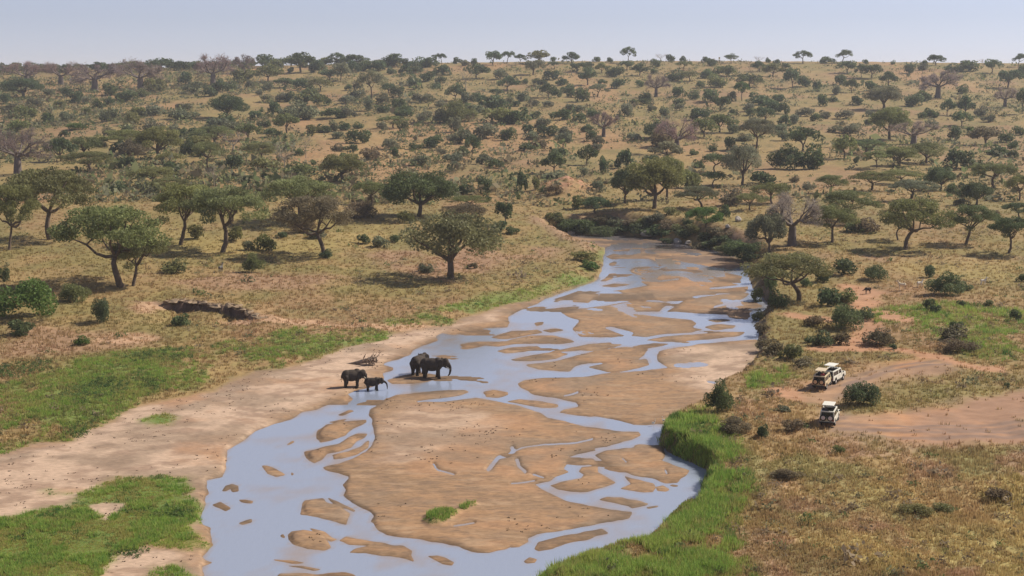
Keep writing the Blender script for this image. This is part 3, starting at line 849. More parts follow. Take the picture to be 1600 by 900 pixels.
def proto_round(hi, seed, openness=0.0):
    """round crowned broadleaf: 10 m wide, 8 m tall"""
    global prng
    prng = np.random.default_rng(seed)
    W, H = 5.0, 8.0
    nc = 34 if hi else 15
    clumps = []
    for i in range(nc):
        d = prng.normal(size=3); d /= np.linalg.norm(d); d[2] = abs(d[2]) * 0.9 - 0.28
        r = prng.uniform(0.45, 0.95)
        s = prng.uniform(0.9, 1.5) * (1.0 if hi else 1.35) * (1.35 if openness < 0 else 1)
        clumps.append((d[0] * W * r, d[1] * W * r, (4.2 if openness >= 0 else 3.9) + d[2] * (3.3 if openness >= 0 else 3.6) * (0.5 + 0.5 * r) + (1 - math.hypot(d[0], d[1]) * r) * 0.8, s, s, s * 0.72))
    crown = crown_mesh('crown', clumps, int((12000 if hi else 1500) * (1 - openness)), 0.145 if hi else 0.37, 0.0, 0.55)
    fork = np.array([prng.uniform(-0.3, 0.3), 0, 1.9])
    specs = [(bend((0, 0, -0.3), fork, 0.5, 5), np.linspace(0.36, 0.27, 5))]
    for j in range(7 if hi else 4):
        c = np.array(clumps[prng.integers(0, nc)][:3])
        mid = fork + (c - fork) * 0.5
        specs.append((bend(fork, mid, 0.6, 4), np.linspace(0.22, 0.13, 4)))
        specs.append((bend(mid, c, 0.6, 3), np.linspace(0.13, 0.05, 3)))
    return dict(crown=crown, trunk=tubes_mesh('trunk', specs), w=11.2, h=8.6)

def proto_bush(hi, seed, squat=1.0):
    """shrub leafy to the ground: 4 m wide, 2.8 m tall"""
    global prng
    prng = np.random.default_rng(seed)
    nc = 16 if hi else 8
    clumps = []
    for i in range(nc):
        a = prng.uniform(0, 2 * math.pi); r = math.sqrt(prng.random()) * 1.35
        s = prng.uniform(0.5, 0.85) * (1 if hi else 1.2)
        z = prng.uniform(0.35, 1.0) * (2.2 - 0.75 * r)
        clumps.append((r * math.cos(a), r * math.sin(a), max(z * squat, 0.35), s, s, s * 0.8))
    return dict(crown=crown_mesh('foliage', clumps, 4200 if hi else 900, 0.085 if hi else 0.18, 0.0, 0.55), trunk=None, w=4.1, h=2.75 * squat)

def fork_tree(base, d, length, rad, depth, specs, twigs, spread, up):
    end = base + d * length
    mid = (base + end) / 2 + prng.normal(size=3) * length * 0.07
    specs.append(([base, mid, end], [rad, rad * 0.82, rad * 0.62]))
    if depth == 0:
        twigs.append((end, d, length)); return
    if depth <= 2: twigs.append((mid, d, length))
    for k in range(2 if prng.random() < 0.65 else 3):
        nd = d + prng.normal(size=3) * spread; nd[2] += up
        nd /= np.linalg.norm(nd)
        fork_tree(end, nd, length * prng.uniform(0.66, 0.86), rad * 0.62, depth - 1, specs, twigs, spread, up)

def twig_mesh(name, twigs, n_each, length, width):
    V, Cc = [], []
    for e, d, L in twigs:
        for _ in range(n_each):
            b = e + prng.normal(size=3) * 0.32 * L
            dd = d * 0.4 + prng.normal(size=3) * 0.7; dd /= np.linalg.norm(dd)
            l = length * prng.uniform(0.5, 1.2)
            s = np.cross(dd, prng.normal(size=3)); s *= width / (np.linalg.norm(s) + 1e-9)
            V += [b - s, b + s, b + dd * l]
            Cc += [[prng.uniform(0.7, 1.3)] * 3] * 3
    return np_mesh(name, np.array(V), np.arange(len(V)).reshape(-1, 3), np.array(Cc))

def proto_baobab(hi, seed, bare=False):
    """thick bottle trunk and a wide bare crown: 14 m wide, 11 m tall"""
    global prng
    prng = np.random.default_rng(seed)
    H = 4.6
    specs = [([(0, 0, -0.4), (0, 0, 0.5), (0.05, 0, 2.0), (0.1, 0.05, 3.6), (0.05, 0, H)], [1.15, 0.98, 0.86, 0.78, 0.5])]
    twigs = []
    nl = 7
    for j in range(nl):
        a = 2 * math.pi * j / nl + prng.uniform(-0.3, 0.3)
        d = np.array([math.cos(a), math.sin(a), prng.uniform(0.25, 0.95)]); d /= np.linalg.norm(d)
        fork_tree(np.array([0.35 * math.cos(a), 0.35 * math.sin(a), H - 0.5 + 0.3 * prng.random()]), d, prng.uniform(2.0, 2.8), 0.34, 3, specs, twigs, 0.42, 0.10)
    crown = twig_mesh('crown', twigs, (22 if hi else 16) if not bare else 3, 1.25, 0.04 if hi else 0.065)
    return dict(crown=crown, trunk=tubes_mesh('trunk', specs, 7), w=14.5, h=10.5)

def proto_dead(seed):
    """thin grey leafless tree: 5 m wide, 6 m tall"""
    global prng
    prng = np.random.default_rng(seed)
    specs = [([(0, 0, -0.3), (0.1, 0, 1.0), (0, 0, 2.2)], [0.2, 0.16, 0.12])]
    twigs = []
    for j in range(4):
        a = 2 * math.pi * j / 4 + prng.uniform(-0.3, 0.3)
        d = np.array([math.cos(a), math.sin(a), prng.uniform(0.6, 1.2)]); d /= np.linalg.norm(d)
        fork_tree(np.array([0, 0, 2.1]), d, 1.4, 0.085, 2, specs, twigs, 0.4, 0.15)
    return dict(crown=twig_mesh('crown', twigs, 5, 0.7, 0.03), trunk=tubes_mesh('trunk', specs, 5), w=6.0, h=5.8)

PROTO = {
 'U1': [proto_umbrella(True, 21), proto_umbrella(True, 22, 0.7), proto_umbrella(True, 23, -0.6), proto_umbrella(True, 24, 0.3)],
 'U0': [proto_umbrella(False, 31 + i, (-0.5, 0, 0.5, 0.2, -0.2)[i]) for i in range(5)],
 'R1': [proto_round(True, 41), proto_round(True, 42), proto_round(True, 43, 0.25), proto_round(True, 44, -0.35)],
 'R0': [proto_round(False, 51 + i) for i in range(4)],
 'B1': [proto_bush(True, 61 + i) for i in range(5)],
 'B0': [proto_bush(False, 71 + i) for i in range(7)],
 'P1': [proto_baobab(True, 81), proto_baobab(True, 82)],
 'P0': [proto_baobab(False, 91), proto_baobab(False, 92), proto_baobab(False, 93)],
 'D1': [proto_dead(97), proto_dead(98)],
}
PROTO['D0'] = PROTO['D1']
for p_ in PROTO.values():
    for q_ in p_:
        co = np.zeros(len(q_['crown'].vertices) * 3, np.float32); q_['crown'].vertices.foreach_get('co', co); co = co.reshape(-1, 3)
        pc = np.percentile(co, [0.7, 99.3], axis=0); q_['w'] = float(((pc[1] - pc[0])[:2]).mean()); q_['h'] = float(np.percentile(co[:, 2], 99))
        q_['crown'].materials.append(M_LEAF)
        if q_['trunk'] and not q_['trunk'].materials: q_['trunk'].materials.append(M_BARK)
for k_ in ('P1', 'P0'):
    for q_ in PROTO[k_]:
        q_['trunk'].materials.clear(); q_['trunk'].materials.append(M_BAOBARK)
for q_ in PROTO['D1']:
    q_['trunk'].materials.clear(); q_['trunk'].materials.append(M_PALEBARK)

TONES = {'d': (0.115, 0.148, 0.066), 'o': (0.195, 0.205, 0.080), 'g': (0.20, 0.205, 0.125), 'v': (0.11, 0.175, 0.045), 'b': (0.20, 0.16, 0.095),
         'y': (0.19, 0.19, 0.07), 'p': (0.26, 0.19, 0.17), 's': (0.165, 0.165, 0.075), 'w': (0.30, 0.25, 0.21)}
WORD = {'d': 'dark green', 'o': 'olive green', 'g': 'grey-green', 'v': 'fresh green', 'b': 'brown', 'y': 'yellowish green', 'p': 'pinkish grey', 's': 'brown-speckled green', 'w': 'pale grey'}
KIND = {'U': ('acacia_tree', 'acacia', 'flat-topped acacia'), 'R': ('broadleaf_tree', 'tree', 'round-crowned tree'), 'B': ('bush', 'bush', 'bush'),
        'P': ('baobab_tree', 'baobab', 'bare baobab'), 'D': ('dead_tree', 'dead tree', 'leafless tree'), 'T': ('dry_bush', 'bush', 'dry twiggy bush')}
GROUP = {'U': 'acacias of the savanna', 'R': 'round-crowned trees of the savanna', 'B': 'green bushes of the savanna', 'P': 'baobabs of the savanna',
         'D': 'leafless trees of the savanna', 'T': 'dry bushes of the savanna'}
plants = []
jr = random.Random(5)
def plant(kind, u, v, w, h, tone, label=None, proto=None, hi=None, rz=None, mark=None):
    x, y, z = at(u, v)
    dep = to_px(x, y, z)[2]
    s = F_PX / dep
    g_ = 1.0 + 0.16 * float(sstep(300, 240, v)) if label is None else 1.0
    wm, hm = w * g_ / s, h * g_ / s
    if hi is None: hi = w > 42
    pk = ('B' if kind == 'T' else kind) + ('1' if hi else '0')
    if kind == 'U' and label is None and v < 262 and h > 10 and jr.random() < 0.45: pk = 'R' + pk[1]
    lib = PROTO[pk]
    p = lib[jr.randrange(len(lib)) if proto is None else proto % len(lib)]
    sx, sz = wm / p['w'], hm / p['h']
    rz = jr.uniform(0, 6.28) if rz is None else rz
    c = TONES[tone]; j = [jr.uniform(0.85, 1.18) for _ in range(3)]
    b = jr.uniform(0.82, 1.2)
    colr_ = (c[0] * b * (1 + (j[0] - 1) * 0.5), c[1] * b, c[2] * b * (1 + (j[2] - 1) * 0.5), 1)
    name, cat, noun = KIND[kind]
    if kind == 'B': name = {'d': 'dark_green_bush', 'g': 'grey_green_bush'}.get(tone, 'bush')  # same bush meshes, named by leaf tone alone, not by species
    if p['trunk'] is None:
        o = bpy.data.objects.new(name, p['crown']); col.objects.link(o)
        o.color = colr_
    else:
        o = bpy.data.objects.new(name, None); col.objects.link(o)
        tr = bpy.data.objects.new('trunk', p['trunk']); col.objects.link(tr); tr.parent = o
        cr = bpy.data.objects.new('crown', p['crown']); col.objects.link(cr); cr.parent = o
        cr.color = colr_
    sy = sx * (1.0 if kind != 'P' else 0.9)
    o.location = (x, y, z - 0.04); o.scale = (sx, sy, sz); o.rotation_euler = (0, 0, rz)
    o['category'] = cat
    o['group'] = GROUP[kind]
    plants.append(dict(o=o, kind=kind, u=u, v=v, w=w, h=h, tone=tone, noun=noun, label=label, mark=mark))
    return o

# hero plants: what stands out in the photograph (place of the foot, crown width and height there)
plant('R', 705, 435, 150, 101, 's', 'lone broad-crowned tree with speckled foliage on the meadow beside the river', 2, True, 0.4, 'the lone speckled meadow tree')
plant('R', 655, 338, 112, 68, 'd', 'very dark dense round tree on a short thick trunk behind the lone meadow tree', 3, True, 1.0, 'the very dark round tree')
plant('U', 79, 374, 136, 108, 'o', 'tall wide acacia with a straight dark trunk at the far left of the meadow', 0, True, 0.3, 'the straight-trunked acacia')
plant('U', 18, 391, 70, 100, 'y', 'acacia with a slanting pale trunk cut by the left edge of the picture', 1, True, 0.0, 'the slanting pale-trunked acacia')
plant('U', 185, 446, 160, 122, 'o', 'open forked acacia with pale limbs standing over a long shadow', 1, True, 2.6, 'the open forked acacia')
plant('U', 212, 447, 82, 80, 'o', 'small leaning acacia close beside the open forked acacia', 2, True, 3.6, 'the small leaning acacia')
plant('U', 287, 383, 106, 94, 'o', 'acacia on a curved trunk to the right of the wide straight-trunked acacia', 2, True, 3.1, 'the curved-trunk acacia')
plant('U', 350, 394, 118, 100, 'o', 'upright acacia with a short straight trunk between the curved and the brownish acacia', 3, True, 0.6, 'the upright acacia')
plant('U', 500, 399, 116, 92, 'b', 'brownish flat-topped acacia on a thin slanting trunk', 1, True, 3.2, 'the brownish slanting acacia')
plant('U', 470, 348, 112, 70, 'o', 'wide olive acacia crown behind the brownish slanting acacia', 3, True, 1.9)
plant('R', 534, 284, 64, 42, 'o', 'single olive tree with a lopsided crown on the slope above the brownish acacia', 1, True, 2.0, 'the lopsided olive tree')
plant('U', 580, 320, 52, 36, 'o', 'low acacia touching the left side of the very dark round tree', 0, True, 2.5)
plant('B', 38, 497, 96, 58, 'v', 'large fresh green bush at the left edge of the meadow', 0, True, None, 'the large fresh green bush')
plant('P', 1237, 384, 100, 80, 'w', 'grey baobab with a stout tapering trunk and bare limbs near the right river bank', 0, True, 0.5, 'the stout grey baobab')
plant('P', 1057, 238, 66, 52, 'p', 'tall baobab with a pale column trunk on the middle slope', 1, True, None, 'the pale column baobab')
plant('P', 943, 214, 46, 38, 'p', 'baobab with a short stout fork left of the pale column baobab', 0, True, None, 'the short forked baobab')
plant('P', 1025, 151, 42, 34, 'p', 'baobab with a dark square trunk high on the ridge', 1, False, None, 'the dark square-trunked baobab')
plant('P', 1427, 226, 72, 36, 'w', 'low spreading baobab like a pale heap of twigs on the right slope', 0, True, None, 'the low spreading baobab')
plant('P', 1465, 153, 66, 42, 'p', 'pinkish baobab high on the right of the ridge', 0, False, None, 'the pinkish ridge baobab')
plant('P', 1570, 167, 42, 30, 'w', 'grey baobab beside the right edge of the picture below the skyline', 1, False, None, 'the right-edge baobab')
plant('P', 28, 272, 92, 72, 'p', 'wide pinkish grey baobab cut by the left edge of the picture', 1, True, None, 'the left-edge baobab')
plant('P', 220, 140, 82, 46, 'p', 'pinkish baobab with a dark trunk under the left skyline', 0, False, None, 'the pinkish left skyline baobab')
plant('P', 148, 142, 76, 42, 'p', 'grey baobab with a dark trunk, second below the left skyline', 2, False, None, 'the grey left skyline baobab')
plant('P', 95, 132, 52, 30, 'p'); plant('P', 42, 134, 60, 32, 'p'); plant('P', 333, 133, 58, 40, 'p', None, 1, False, None, 'the reddish skyline baobab'); plant('P', 380, 114, 34, 24, 'p')
plant('R', 1022, 326, 84, 76, 'o', 'tallest tree of the clump above the river bend', 1, True, 0.2, 'the tall tree above the river bend')
plant('R', 978, 318, 52, 54, 'd', 'dark tree at the left end of the clump above the river bend', 0, True, 4.0)
plant('R', 1042, 312, 58, 66, 'o', 'tree at the right end of the clump above the river bend', 2, True, 1.0)
plant('R', 1160, 289, 62, 62, 'g', 'grey-green tree with a forked pale trunk right of the river bend', 2, True, 2.2, 'the grey-green forked tree')
plant('U', 1104, 366, 56, 42, 'v', 'bright green acacia leaning over the far right river bank', 2, True, 0.0, 'the bright green bank acacia')
plant('R', 1200, 397, 64, 64, 'g', 'dense bushy tree on the right bank just left of the stout grey baobab', 0, True, 0.6)
plant('U', 1422, 390, 104, 78, 'o', 'acacia on a slanting trunk casting a long shadow across the right meadow', 1, True, 0.2, 'the slanting right acacia')
plant('U', 1404, 375, 44, 44, 'o', 'slim acacia just behind the slanting right acacia', 0, False)
plant('U', 1513, 381, 72, 60, 'd', 'dark compact acacia between the slanting right acacia and the right edge', 2, True, 3.3, 'the dark compact acacia')
plant('U', 1577, 396, 66, 56, 'd', 'dark rounded acacia with a twin trunk at the right edge of the meadow', 3, True, 0.3, 'the twin-trunk right acacia')
plant('U', 1300, 379, 70, 58, 'o', 'acacia on two slim trunks right of the stout grey baobab', 0, True, 1.2, 'the slim two-trunk acacia')
plant('U', 1325, 345, 88, 46, 'o', 'broad layered acacia behind the slim two-trunk acacia', 1, True, 0.9)
plant('U', 1240, 470, 128, 74, 'o', 'leaning acacia hanging over the right river bank', 1, True, 3.4, 'the leaning bank acacia')
plant('B', 1345, 633, 48, 34, 'd', 'dark bush standing in the bare ground beside the dirt track', 1, True, None, 'the dark track-side bush')
plant('B', 1122, 642, 38, 48, 'd', 'upright dark bush on the right bank above the bright reeds', 2, True, None, 'the upright bank bush')
plant('B', 1318, 513, 50, 36, 'd', 'dark wind-swept bush left of the winding red path', 3, True, None, 'the dark wind-swept bush')
plant('B', 1478, 460, 52, 34, 'd', 'dark bush with an overhanging top on the right meadow', 4, True, None, 'the dark overhanging bush')
plant('B', 1369, 437, 38, 22, 'd', 'round dark bush below the slanting right acacia', 0, True, None, 'the round dark meadow bush')
plant('B', 157, 503, 28, 36, 'd', 'narrow dark bush left of the eroded gully', 1, True)
plant('B', 397, 426, 30, 30, 'o', 'bushy sapling on the meadow below the upright short-trunked acacia', 2, True)

# the many others: kind, foot x, foot y, width, height, tone
TABLE = '''B 7 117 14 10 d;B 33 111 14 8 o;B 57 109 28 10 d;B 87 112 22 10 g;B 110 110 18 8 g;B 128 108 16 7 o;B 160 105 14 9 d;B 190 107 22 9 d;B 215 106 24 7 o;U 252 110 40 16 d;B 285 110 22 12 d;B 310 108 14 11 d
R 35 153 58 26 d;B 8 162 16 14 d;B 75 149 16 9 g;B 103 151 17 12 d;B 122 160 18 15 d;B 136 161 16 9 g;B 175 149 22 16 d;B 198 159 30 15 d;B 225 151 20 10 o;B 245 143 34 18 o;B 290 133 20 18 d;B 300 146 28 16 g
B 55 167 22 12 g;B 15 176 18 12 g;B 40 184 30 16 o;B 76 193 18 15 d;B 93 168 14 10 o;B 105 191 20 14 g;B 118 203 28 9 v;B 152 170 14 13 d;B 135 179 16 10 o;B 172 166 14 12 d;B 170 189 24 16 g;B 205 196 20 18 o
B 215 183 24 14 o;B 240 181 34 16 g;B 285 173 24 10 g;B 290 186 40 14 g;B 30 206 26 16 o;B 15 216 22 10 g;B 100 214 14 9 d;B 172 211 18 12 g;B 200 208 16 10 d;B 243 206 28 18 g;B 270 209 16 13 g;B 285 216 14 14 d;B 307 215 20 13 d
R 95 252 36 32 d;U 132 244 54 26 o;U 142 270 76 30 o;U 195 238 62 30 o;B 185 241 24 18 d;T 210 242 44 22 b;U 248 248 58 42 o;B 197 263 28 16 d;U 265 257 38 18 o;B 293 241 18 22 d;U 312 233 32 18 o;B 313 244 20 14 d;B 270 269 28 15 d
B 392 100 16 11 d;B 412 104 24 16 d;B 432 106 18 12 o;R 470 113 36 26 d;B 495 113 20 16 d;U 526 101 22 16 d;R 533 126 22 24 g;B 552 113 20 16 d;U 554 103 30 15 d;B 574 111 22 14 d;B 591 111 24 14 d;U 617 104 34 17 d;B 612 116 12 10 d;B 633 116 16 13 d
B 378 129 28 18 o;R 420 127 38 22 o;B 453 114 10 8 d;U 515 126 28 15 d;U 445 137 28 13 d;B 470 141 26 16 d;U 500 142 34 18 o;B 363 141 14 12 d;B 392 139 12 12 g;B 420 141 16 12 g;B 345 143 20 16 d;B 328 150 18 15 d
U 580 155 40 38 g;U 607 146 20 14 d;B 545 141 10 8 d;B 555 138 10 7 b;B 405 149 10 8 g;B 416 160 18 11 g;B 440 159 16 12 g;B 452 159 16 14 d;B 480 166 38 22 o;B 478 186 42 24 g;B 512 164 11 9 d;B 545 161 18 10 g;B 560 153 22 15 g;B 575 174 14 17 g
B 596 161 18 12 g;B 620 152 18 14 d;B 625 171 20 15 d;B 600 176 18 13 d;B 628 185 26 16 d;R 355 187 54 32 d;B 345 197 36 17 d;B 430 182 18 20 d;B 400 186 20 11 d;B 450 189 26 18 g;B 525 184 32 13 d;B 545 183 22 12 g;B 412 199 18 12 d
R 448 208 34 26 o;B 508 207 20 11 d;B 490 208 20 11 o;B 522 205 13 15 g;B 540 203 18 11 d;B 558 201 14 9 d;U 615 200 42 16 o;B 630 206 16 15 o;B 597 204 14 12 g;B 340 208 32 20 g;B 365 202 20 12 g;U 335 225 60 24 o;D 365 242 44 34 p
U 387 219 34 22 o;B 425 214 22 12 d;B 560 224 32 18 d;B 530 216 18 9 g;D 478 247 20 34 w;B 550 236 18 9 d;T 530 236 18 10 b;B 610 233 20 14 g;B 616 246 12 14 d;T 580 249 32 15 b;U 325 262 44 36 o;B 365 264 30 20 d;U 410 253 48 26 o;B 415 264 42 16 o
D 445 270 40 44 w;B 467 243 14 9 d;B 472 273 38 18 o;B 490 258 10 8 d;B 672 105 20 16 d;U 690 100 15 14 d;B 714 100 11 9 d;B 728 103 12 8 g;B 742 103 9 10 d;R 770 101 22 18 d;U 793 99 20 16 d;U 813 101 15 14 d;U 842 100 27 18 o;B 865 97 9 7 d
U 893 99 22 15 d;B 932 97 11 7 d;B 954 98 9 7 d;B 653 105 25 13 d;B 650 114 22 13 d;B 690 117 26 13 d;U 744 123 34 20 d;D 728 141 24 30 g;B 782 124 22 14 g;R 833 117 28 20 g;U 866 108 18 10 d;U 901 112 22 12 d;U 919 114 18 15 d;U 940 114 17 14 o;B 955 119 18 13 d
B 648 134 18 15 d;B 667 127 22 13 d;B 690 131 15 10 d;R 793 141 30 18 d;B 820 131 9 7 d;B 838 134 13 10 d;B 849 134 12 8 d;B 861 125 21 13 d;B 880 133 17 10 d;R 918 133 28 24 d;B 940 132 11 7 d;R 712 157 26 22 d;B 683 139 13 9 d;B 655 160 18 12 g;B 668 161 17 12 g
B 690 167 15 9 g;B 730 162 19 15 g;B 743 158 14 11 d;B 770 172 42 20 d;B 795 163 16 10 g;B 806 166 13 7 d;R 857 153 22 20 d;B 871 152 13 11 d;B 886 145 19 12 d;B 907 159 21 18 d;B 892 152 14 9 d;U 935 152 28 18 g;B 815 158 20 13 g;U 776 153 22 12 d
B 660 191 24 15 g;B 688 191 28 18 g;B 715 191 46 30 o;B 740 181 26 15 g;B 712 206 19 20 g;B 780 192 42 20 o;B 808 193 32 21 d;B 762 216 34 20 g;B 835 166 14 9 g;B 855 167 15 8 g;B 835 186 15 10 d;B 878 187 26 14 d;B 890 173 16 9 g;B 905 176 16 10 g;B 905 191 20 12 d
B 926 182 18 11 d;B 848 199 20 12 g;B 675 230 30 15 d;B 722 224 28 18 g;B 707 225 16 13 g;R 738 240 22 24 d;B 722 244 18 13 d;B 795 219 22 17 d;B 826 209 18 13 d;B 830 218 19 11 g;B 854 214 28 16 d;B 880 212 20 12 g;B 919 206 17 10 d;R 880 233 24 22 g;B 821 236 20 11 d
T 840 232 22 15 b;B 875 243 22 10 d;R 917 258 28 28 d;R 866 271 34 32 d;B 925 220 14 14 d;B 933 227 15 13 g;B 935 235 14 9 g;B 648 234 16 9 d;B 660 258 28 16 g;B 690 241 14 8 g;T 710 253 30 11 g;T 755 257 22 14 g;B 776 262 24 12 d;B 711 267 18 14 g
U 982 98 21 21 d;D 1032 97 20 12 p;B 1049 97 14 10 d;B 1068 98 8 9 d;B 1101 98 9 8 d;U 1142 99 19 13 d;B 1112 103 18 10 d;D 1186 99 18 10 p;B 1199 98 7 7 d;B 1213 101 11 7 d;U 1254 99 25 17 d;B 1227 105 11 6 d;R 980 109 20 12 d;R 1000 118 26 16 d;B 965 121 18 14 d
B 966 138 17 13 d;B 1024 105 14 11 d;U 1068 110 24 12 o;B 1057 126 24 15 d;U 1077 127 28 15 o;B 1105 122 17 12 d;B 1130 119 32 14 o;B 1120 136 27 17 o;R 1186 112 20 14 d;U 1208 120 30 18 o;R 1238 138 22 27 d;B 1258 136 20 15 d;B 1275 142 13 13 d;R 1170 136 36 18 d;U 1159 158 22 26 v
B 1000 136 11 9 d;B 1022 115 10 7 d;B 1093 138 13 10 d;B 1010 159 15 12 d;B 1060 151 19 13 d;B 1083 156 15 13 d;B 1107 159 22 17 d;B 1062 164 17 9 d;B 1143 158 14 13 g;B 990 166 12 10 d;B 1005 164 15 9 d;B 978 182 18 17 g;B 1036 184 14 14 g;B 1018 174 12 9 g;R 1125 174 26 20 d
B 1188 164 30 16 d;B 1205 173 26 15 d;B 1225 178 17 15 d;B 1218 159 18 10 d;B 1170 174 17 11 g;B 1173 180 19 9 d;B 1090 187 22 15 d;R 1196 191 26 20 d;B 1260 182 24 12 g;B 1225 196 15 14 d;B 1240 194 15 13 g;B 1275 189 14 10 d;B 1104 181 14 9 g;B 1146 180 13 8 d;B 1062 172 14 9 g
R 1100 214 34 24 o;U 1124 207 38 24 o;B 1030 217 44 24 d;T 1035 230 34 26 b;U 1182 234 46 42 g;B 1147 208 22 12 g;B 1217 206 24 11 g;B 1225 220 18 14 g;U 1254 236 42 32 d;B 1113 237 13 11 d;B 1138 234 15 17 d;B 975 263 24 26 d;R 1042 249 42 24 g;B 992 219 20 9 g;B 1020 254 24 10 d;B 1085 242 12 8 d;B 1165 220 22 9 g
B 1290 99 17 9 d;U 1318 99 22 18 d;B 1352 100 8 6 d;B 1395 101 7 6 d;B 1443 106 12 10 d;U 1462 102 21 14 d;B 1510 111 26 14 d;B 1488 112 24 11 d;R 1550 114 22 18 d;U 1592 105 18 18 d;D 1536 103 14 10 p;U 1324 114 26 16 d;U 1345 122 16 18 d;R 1362 122 26 18 d;B 1422 115 19 13 d;B 1440 110 14 9 g
B 1314 133 20 14 d;R 1330 145 18 18 d;R 1388 135 22 20 d;B 1364 142 20 13 d;B 1308 147 11 13 g;U 1380 172 48 32 g;B 1341 164 17 12 d;B 1440 157 22 13 d;B 1428 166 26 16 d;B 1300 159 12 8 d;B 1283 166 14 16 d;B 1505 146 15 12 d;R 1480 180 20 22 d;R 1508 181 24 26 d;B 1530 182 18 14 g;R 1575 137 34 24 d
B 1596 120 12 16 d;R 1597 178 16 34 d;B 1322 185 24 11 g;B 1360 182 14 8 g;B 1402 179 16 10 g;B 1452 184 18 13 d;B 1442 186 11 9 d;R 1502 197 26 20 d;B 1355 196 10 10 g;B 1290 184 16 10 g;B 1457 198 16 11 g;B 1305 207 24 9 g;B 1332 212 26 16 g;R 1390 218 50 42 o;B 1515 208 11 9 v;B 1492 219 18 18 d
U 1540 228 40 26 b;B 1570 222 20 16 d;B 1590 211 18 12 d;B 1580 233 16 10 d;U 1320 247 34 30 o;U 1352 239 54 18 d;U 1369 262 36 24 o;U 1405 259 48 26 o;U 1447 255 52 28 o;B 1337 255 9 9 d;B 1500 263 38 26 d;B 1562 243 28 14 d;B 1583 246 16 10 d;B 1545 190 18 9 g
U 240 293 72 32 o;U 130 296 44 16 b;B 180 300 30 16 d;U 265 302 60 24 o;B 270 427 42 22 o;B 305 373 30 22 y;B 412 391 34 24 y;B 366 376 24 22 o;B 388 390 22 14 g;B 508 403 20 14 d;B 568 380 19 14 d;B 594 386 26 18 g;B 618 379 20 12 d;B 632 349 26 19 o
B 115 472 48 28 o;B 35 524 38 24 d;B 280 510 28 20 d;B 130 538 22 13 v;B 8 440 18 22 d;B 660 424 14 13 g;B 670 427 18 14 g;B 740 419 14 9 b;R 790 352 28 36 d;B 778 361 26 16 d;B 800 366 20 12 d;T 565 338 50 22 b;T 725 338 66 20 b;U 735 324 62 18 y
B 727 304 26 20 d;B 757 303 22 27 d;B 816 298 18 30 d;B 764 313 12 7 d;B 838 296 14 20 o;T 868 302 26 14 b;B 848 302 14 11 d;R 930 334 44 26 d;B 905 326 24 20 o;B 870 279 36 12 g;B 912 275 16 12 g;B 943 270 14 24 d;B 1028 345 26 14 g;B 935 300 20 18 g
D 335 296 34 40 w;B 415 282 20 15 d;B 388 285 20 14 d;T 472 362 44 20 b;B 440 372 18 10 d;B 492 372 30 14 g;U 1118 270 40 28 d;U 1115 292 38 24 d;B 1092 262 16 11 d;B 1080 294 40 28 o;B 1228 264 44 34 d;B 1262 264 40 34 d;U 1092 325 64 34 g;T 1140 322 38 26 b;U 1172 328 44 26 o
B 1130 342 18 22 d;B 1195 288 40 20 d;U 1205 318 56 32 o;B 1226 304 20 18 d;B 1165 402 56 24 d;B 1140 395 44 16 o;B 1110 388 32 12 d;B 1048 336 24 13 o;B 1075 352 18 12 d;B 1265 296 20 12 g;B 1240 285 16 10 b;U 1300 302 50 28 o;U 1362 298 66 30 o;U 1408 288 66 22 o;U 1424 313 74 32 g;R 1470 298 46 36 d
B 1486 307 18 20 d;U 1553 293 72 38 o;R 1526 320 52 34 d;U 1592 314 44 40 o;U 1592 343 44 26 d;B 1335 362 30 16 d;T 1356 362 40 20 b;B 1502 320 22 10 g;B 1557 342 8 14 b;B 1320 430 40 26 d;B 1284 440 22 24 d;B 1453 434 20 20 d;B 1508 453 24 13 d;B 1450 482 22 16 d;B 1460 489 18 13 d
B 1290 478 36 28 d;B 1323 474 36 22 o;B 1353 498 28 17 d;B 1287 540 32 22 d;T 1312 538 34 18 b;T 1378 537 52 24 b;T 1490 532 42 24 b;T 1498 547 56 18 b;B 1588 500 18 17 d;B 1493 514 20 13 d;T 1275 510 34 18 b;B 1237 562 34 24 o;T 1214 552 34 20 b;B 1574 606 11 9 d;B 1190 683 17 21 d;T 1148 675 46 24 b;T 1240 672 34 16 b
B 1225 642 20 10 g;B 1263 535 14 11 d;B 1598 440 18 12 d;T 1255 572 30 14 b;B 1395 545 12 8 d;B 1502 478 14 9 d;B 1545 478 16 10 o;B 1258 448 18 14 d;B 1205 455 26 26 d;B 1213 480 30 28 d;B 1182 470 22 20 o;B 905 362 56 20 d;B 940 368 44 14 d;B 1000 362 36 14 d;B 1030 368 40 16 d;B 910 408 38 16 o;B 922 420 26 14 v;B 960 352 30 12 g;B 1070 372 30 14 d;B 1040 380 20 8 d
T 1230 748 44 14 b;T 1310 708 20 12 o;T 1555 777 40 14 b;T 1430 802 44 13 y;T 1475 797 34 12 o'''
TABLE += ''';B 1085 364 26 14 o;B 1100 377 28 14 d;B 1125 383 34 15 d;B 1062 362 24 12 o;B 1150 390 32 16 d;B 1002 353 26 12 o;B 975 360 28 11 d;B 882 354 26 12 d;B 1015 347 20 10 g;T 1045 356 28 12 b;T 1118 366 30 12 b;T 1135 374 28 12 b;T 985 352 26 10 b;B 1172 408 26 14 d;T 1092 388 24 9 b;B 868 346 30 14 o;T 940 346 30 11 b;B 1190 428 22 16 d;T 1196 440 26 14 b;B 1186 500 18 16 o;T 1190 520 24 16 b;T 1192 545 26 16 b'''
sr = random.Random(9)
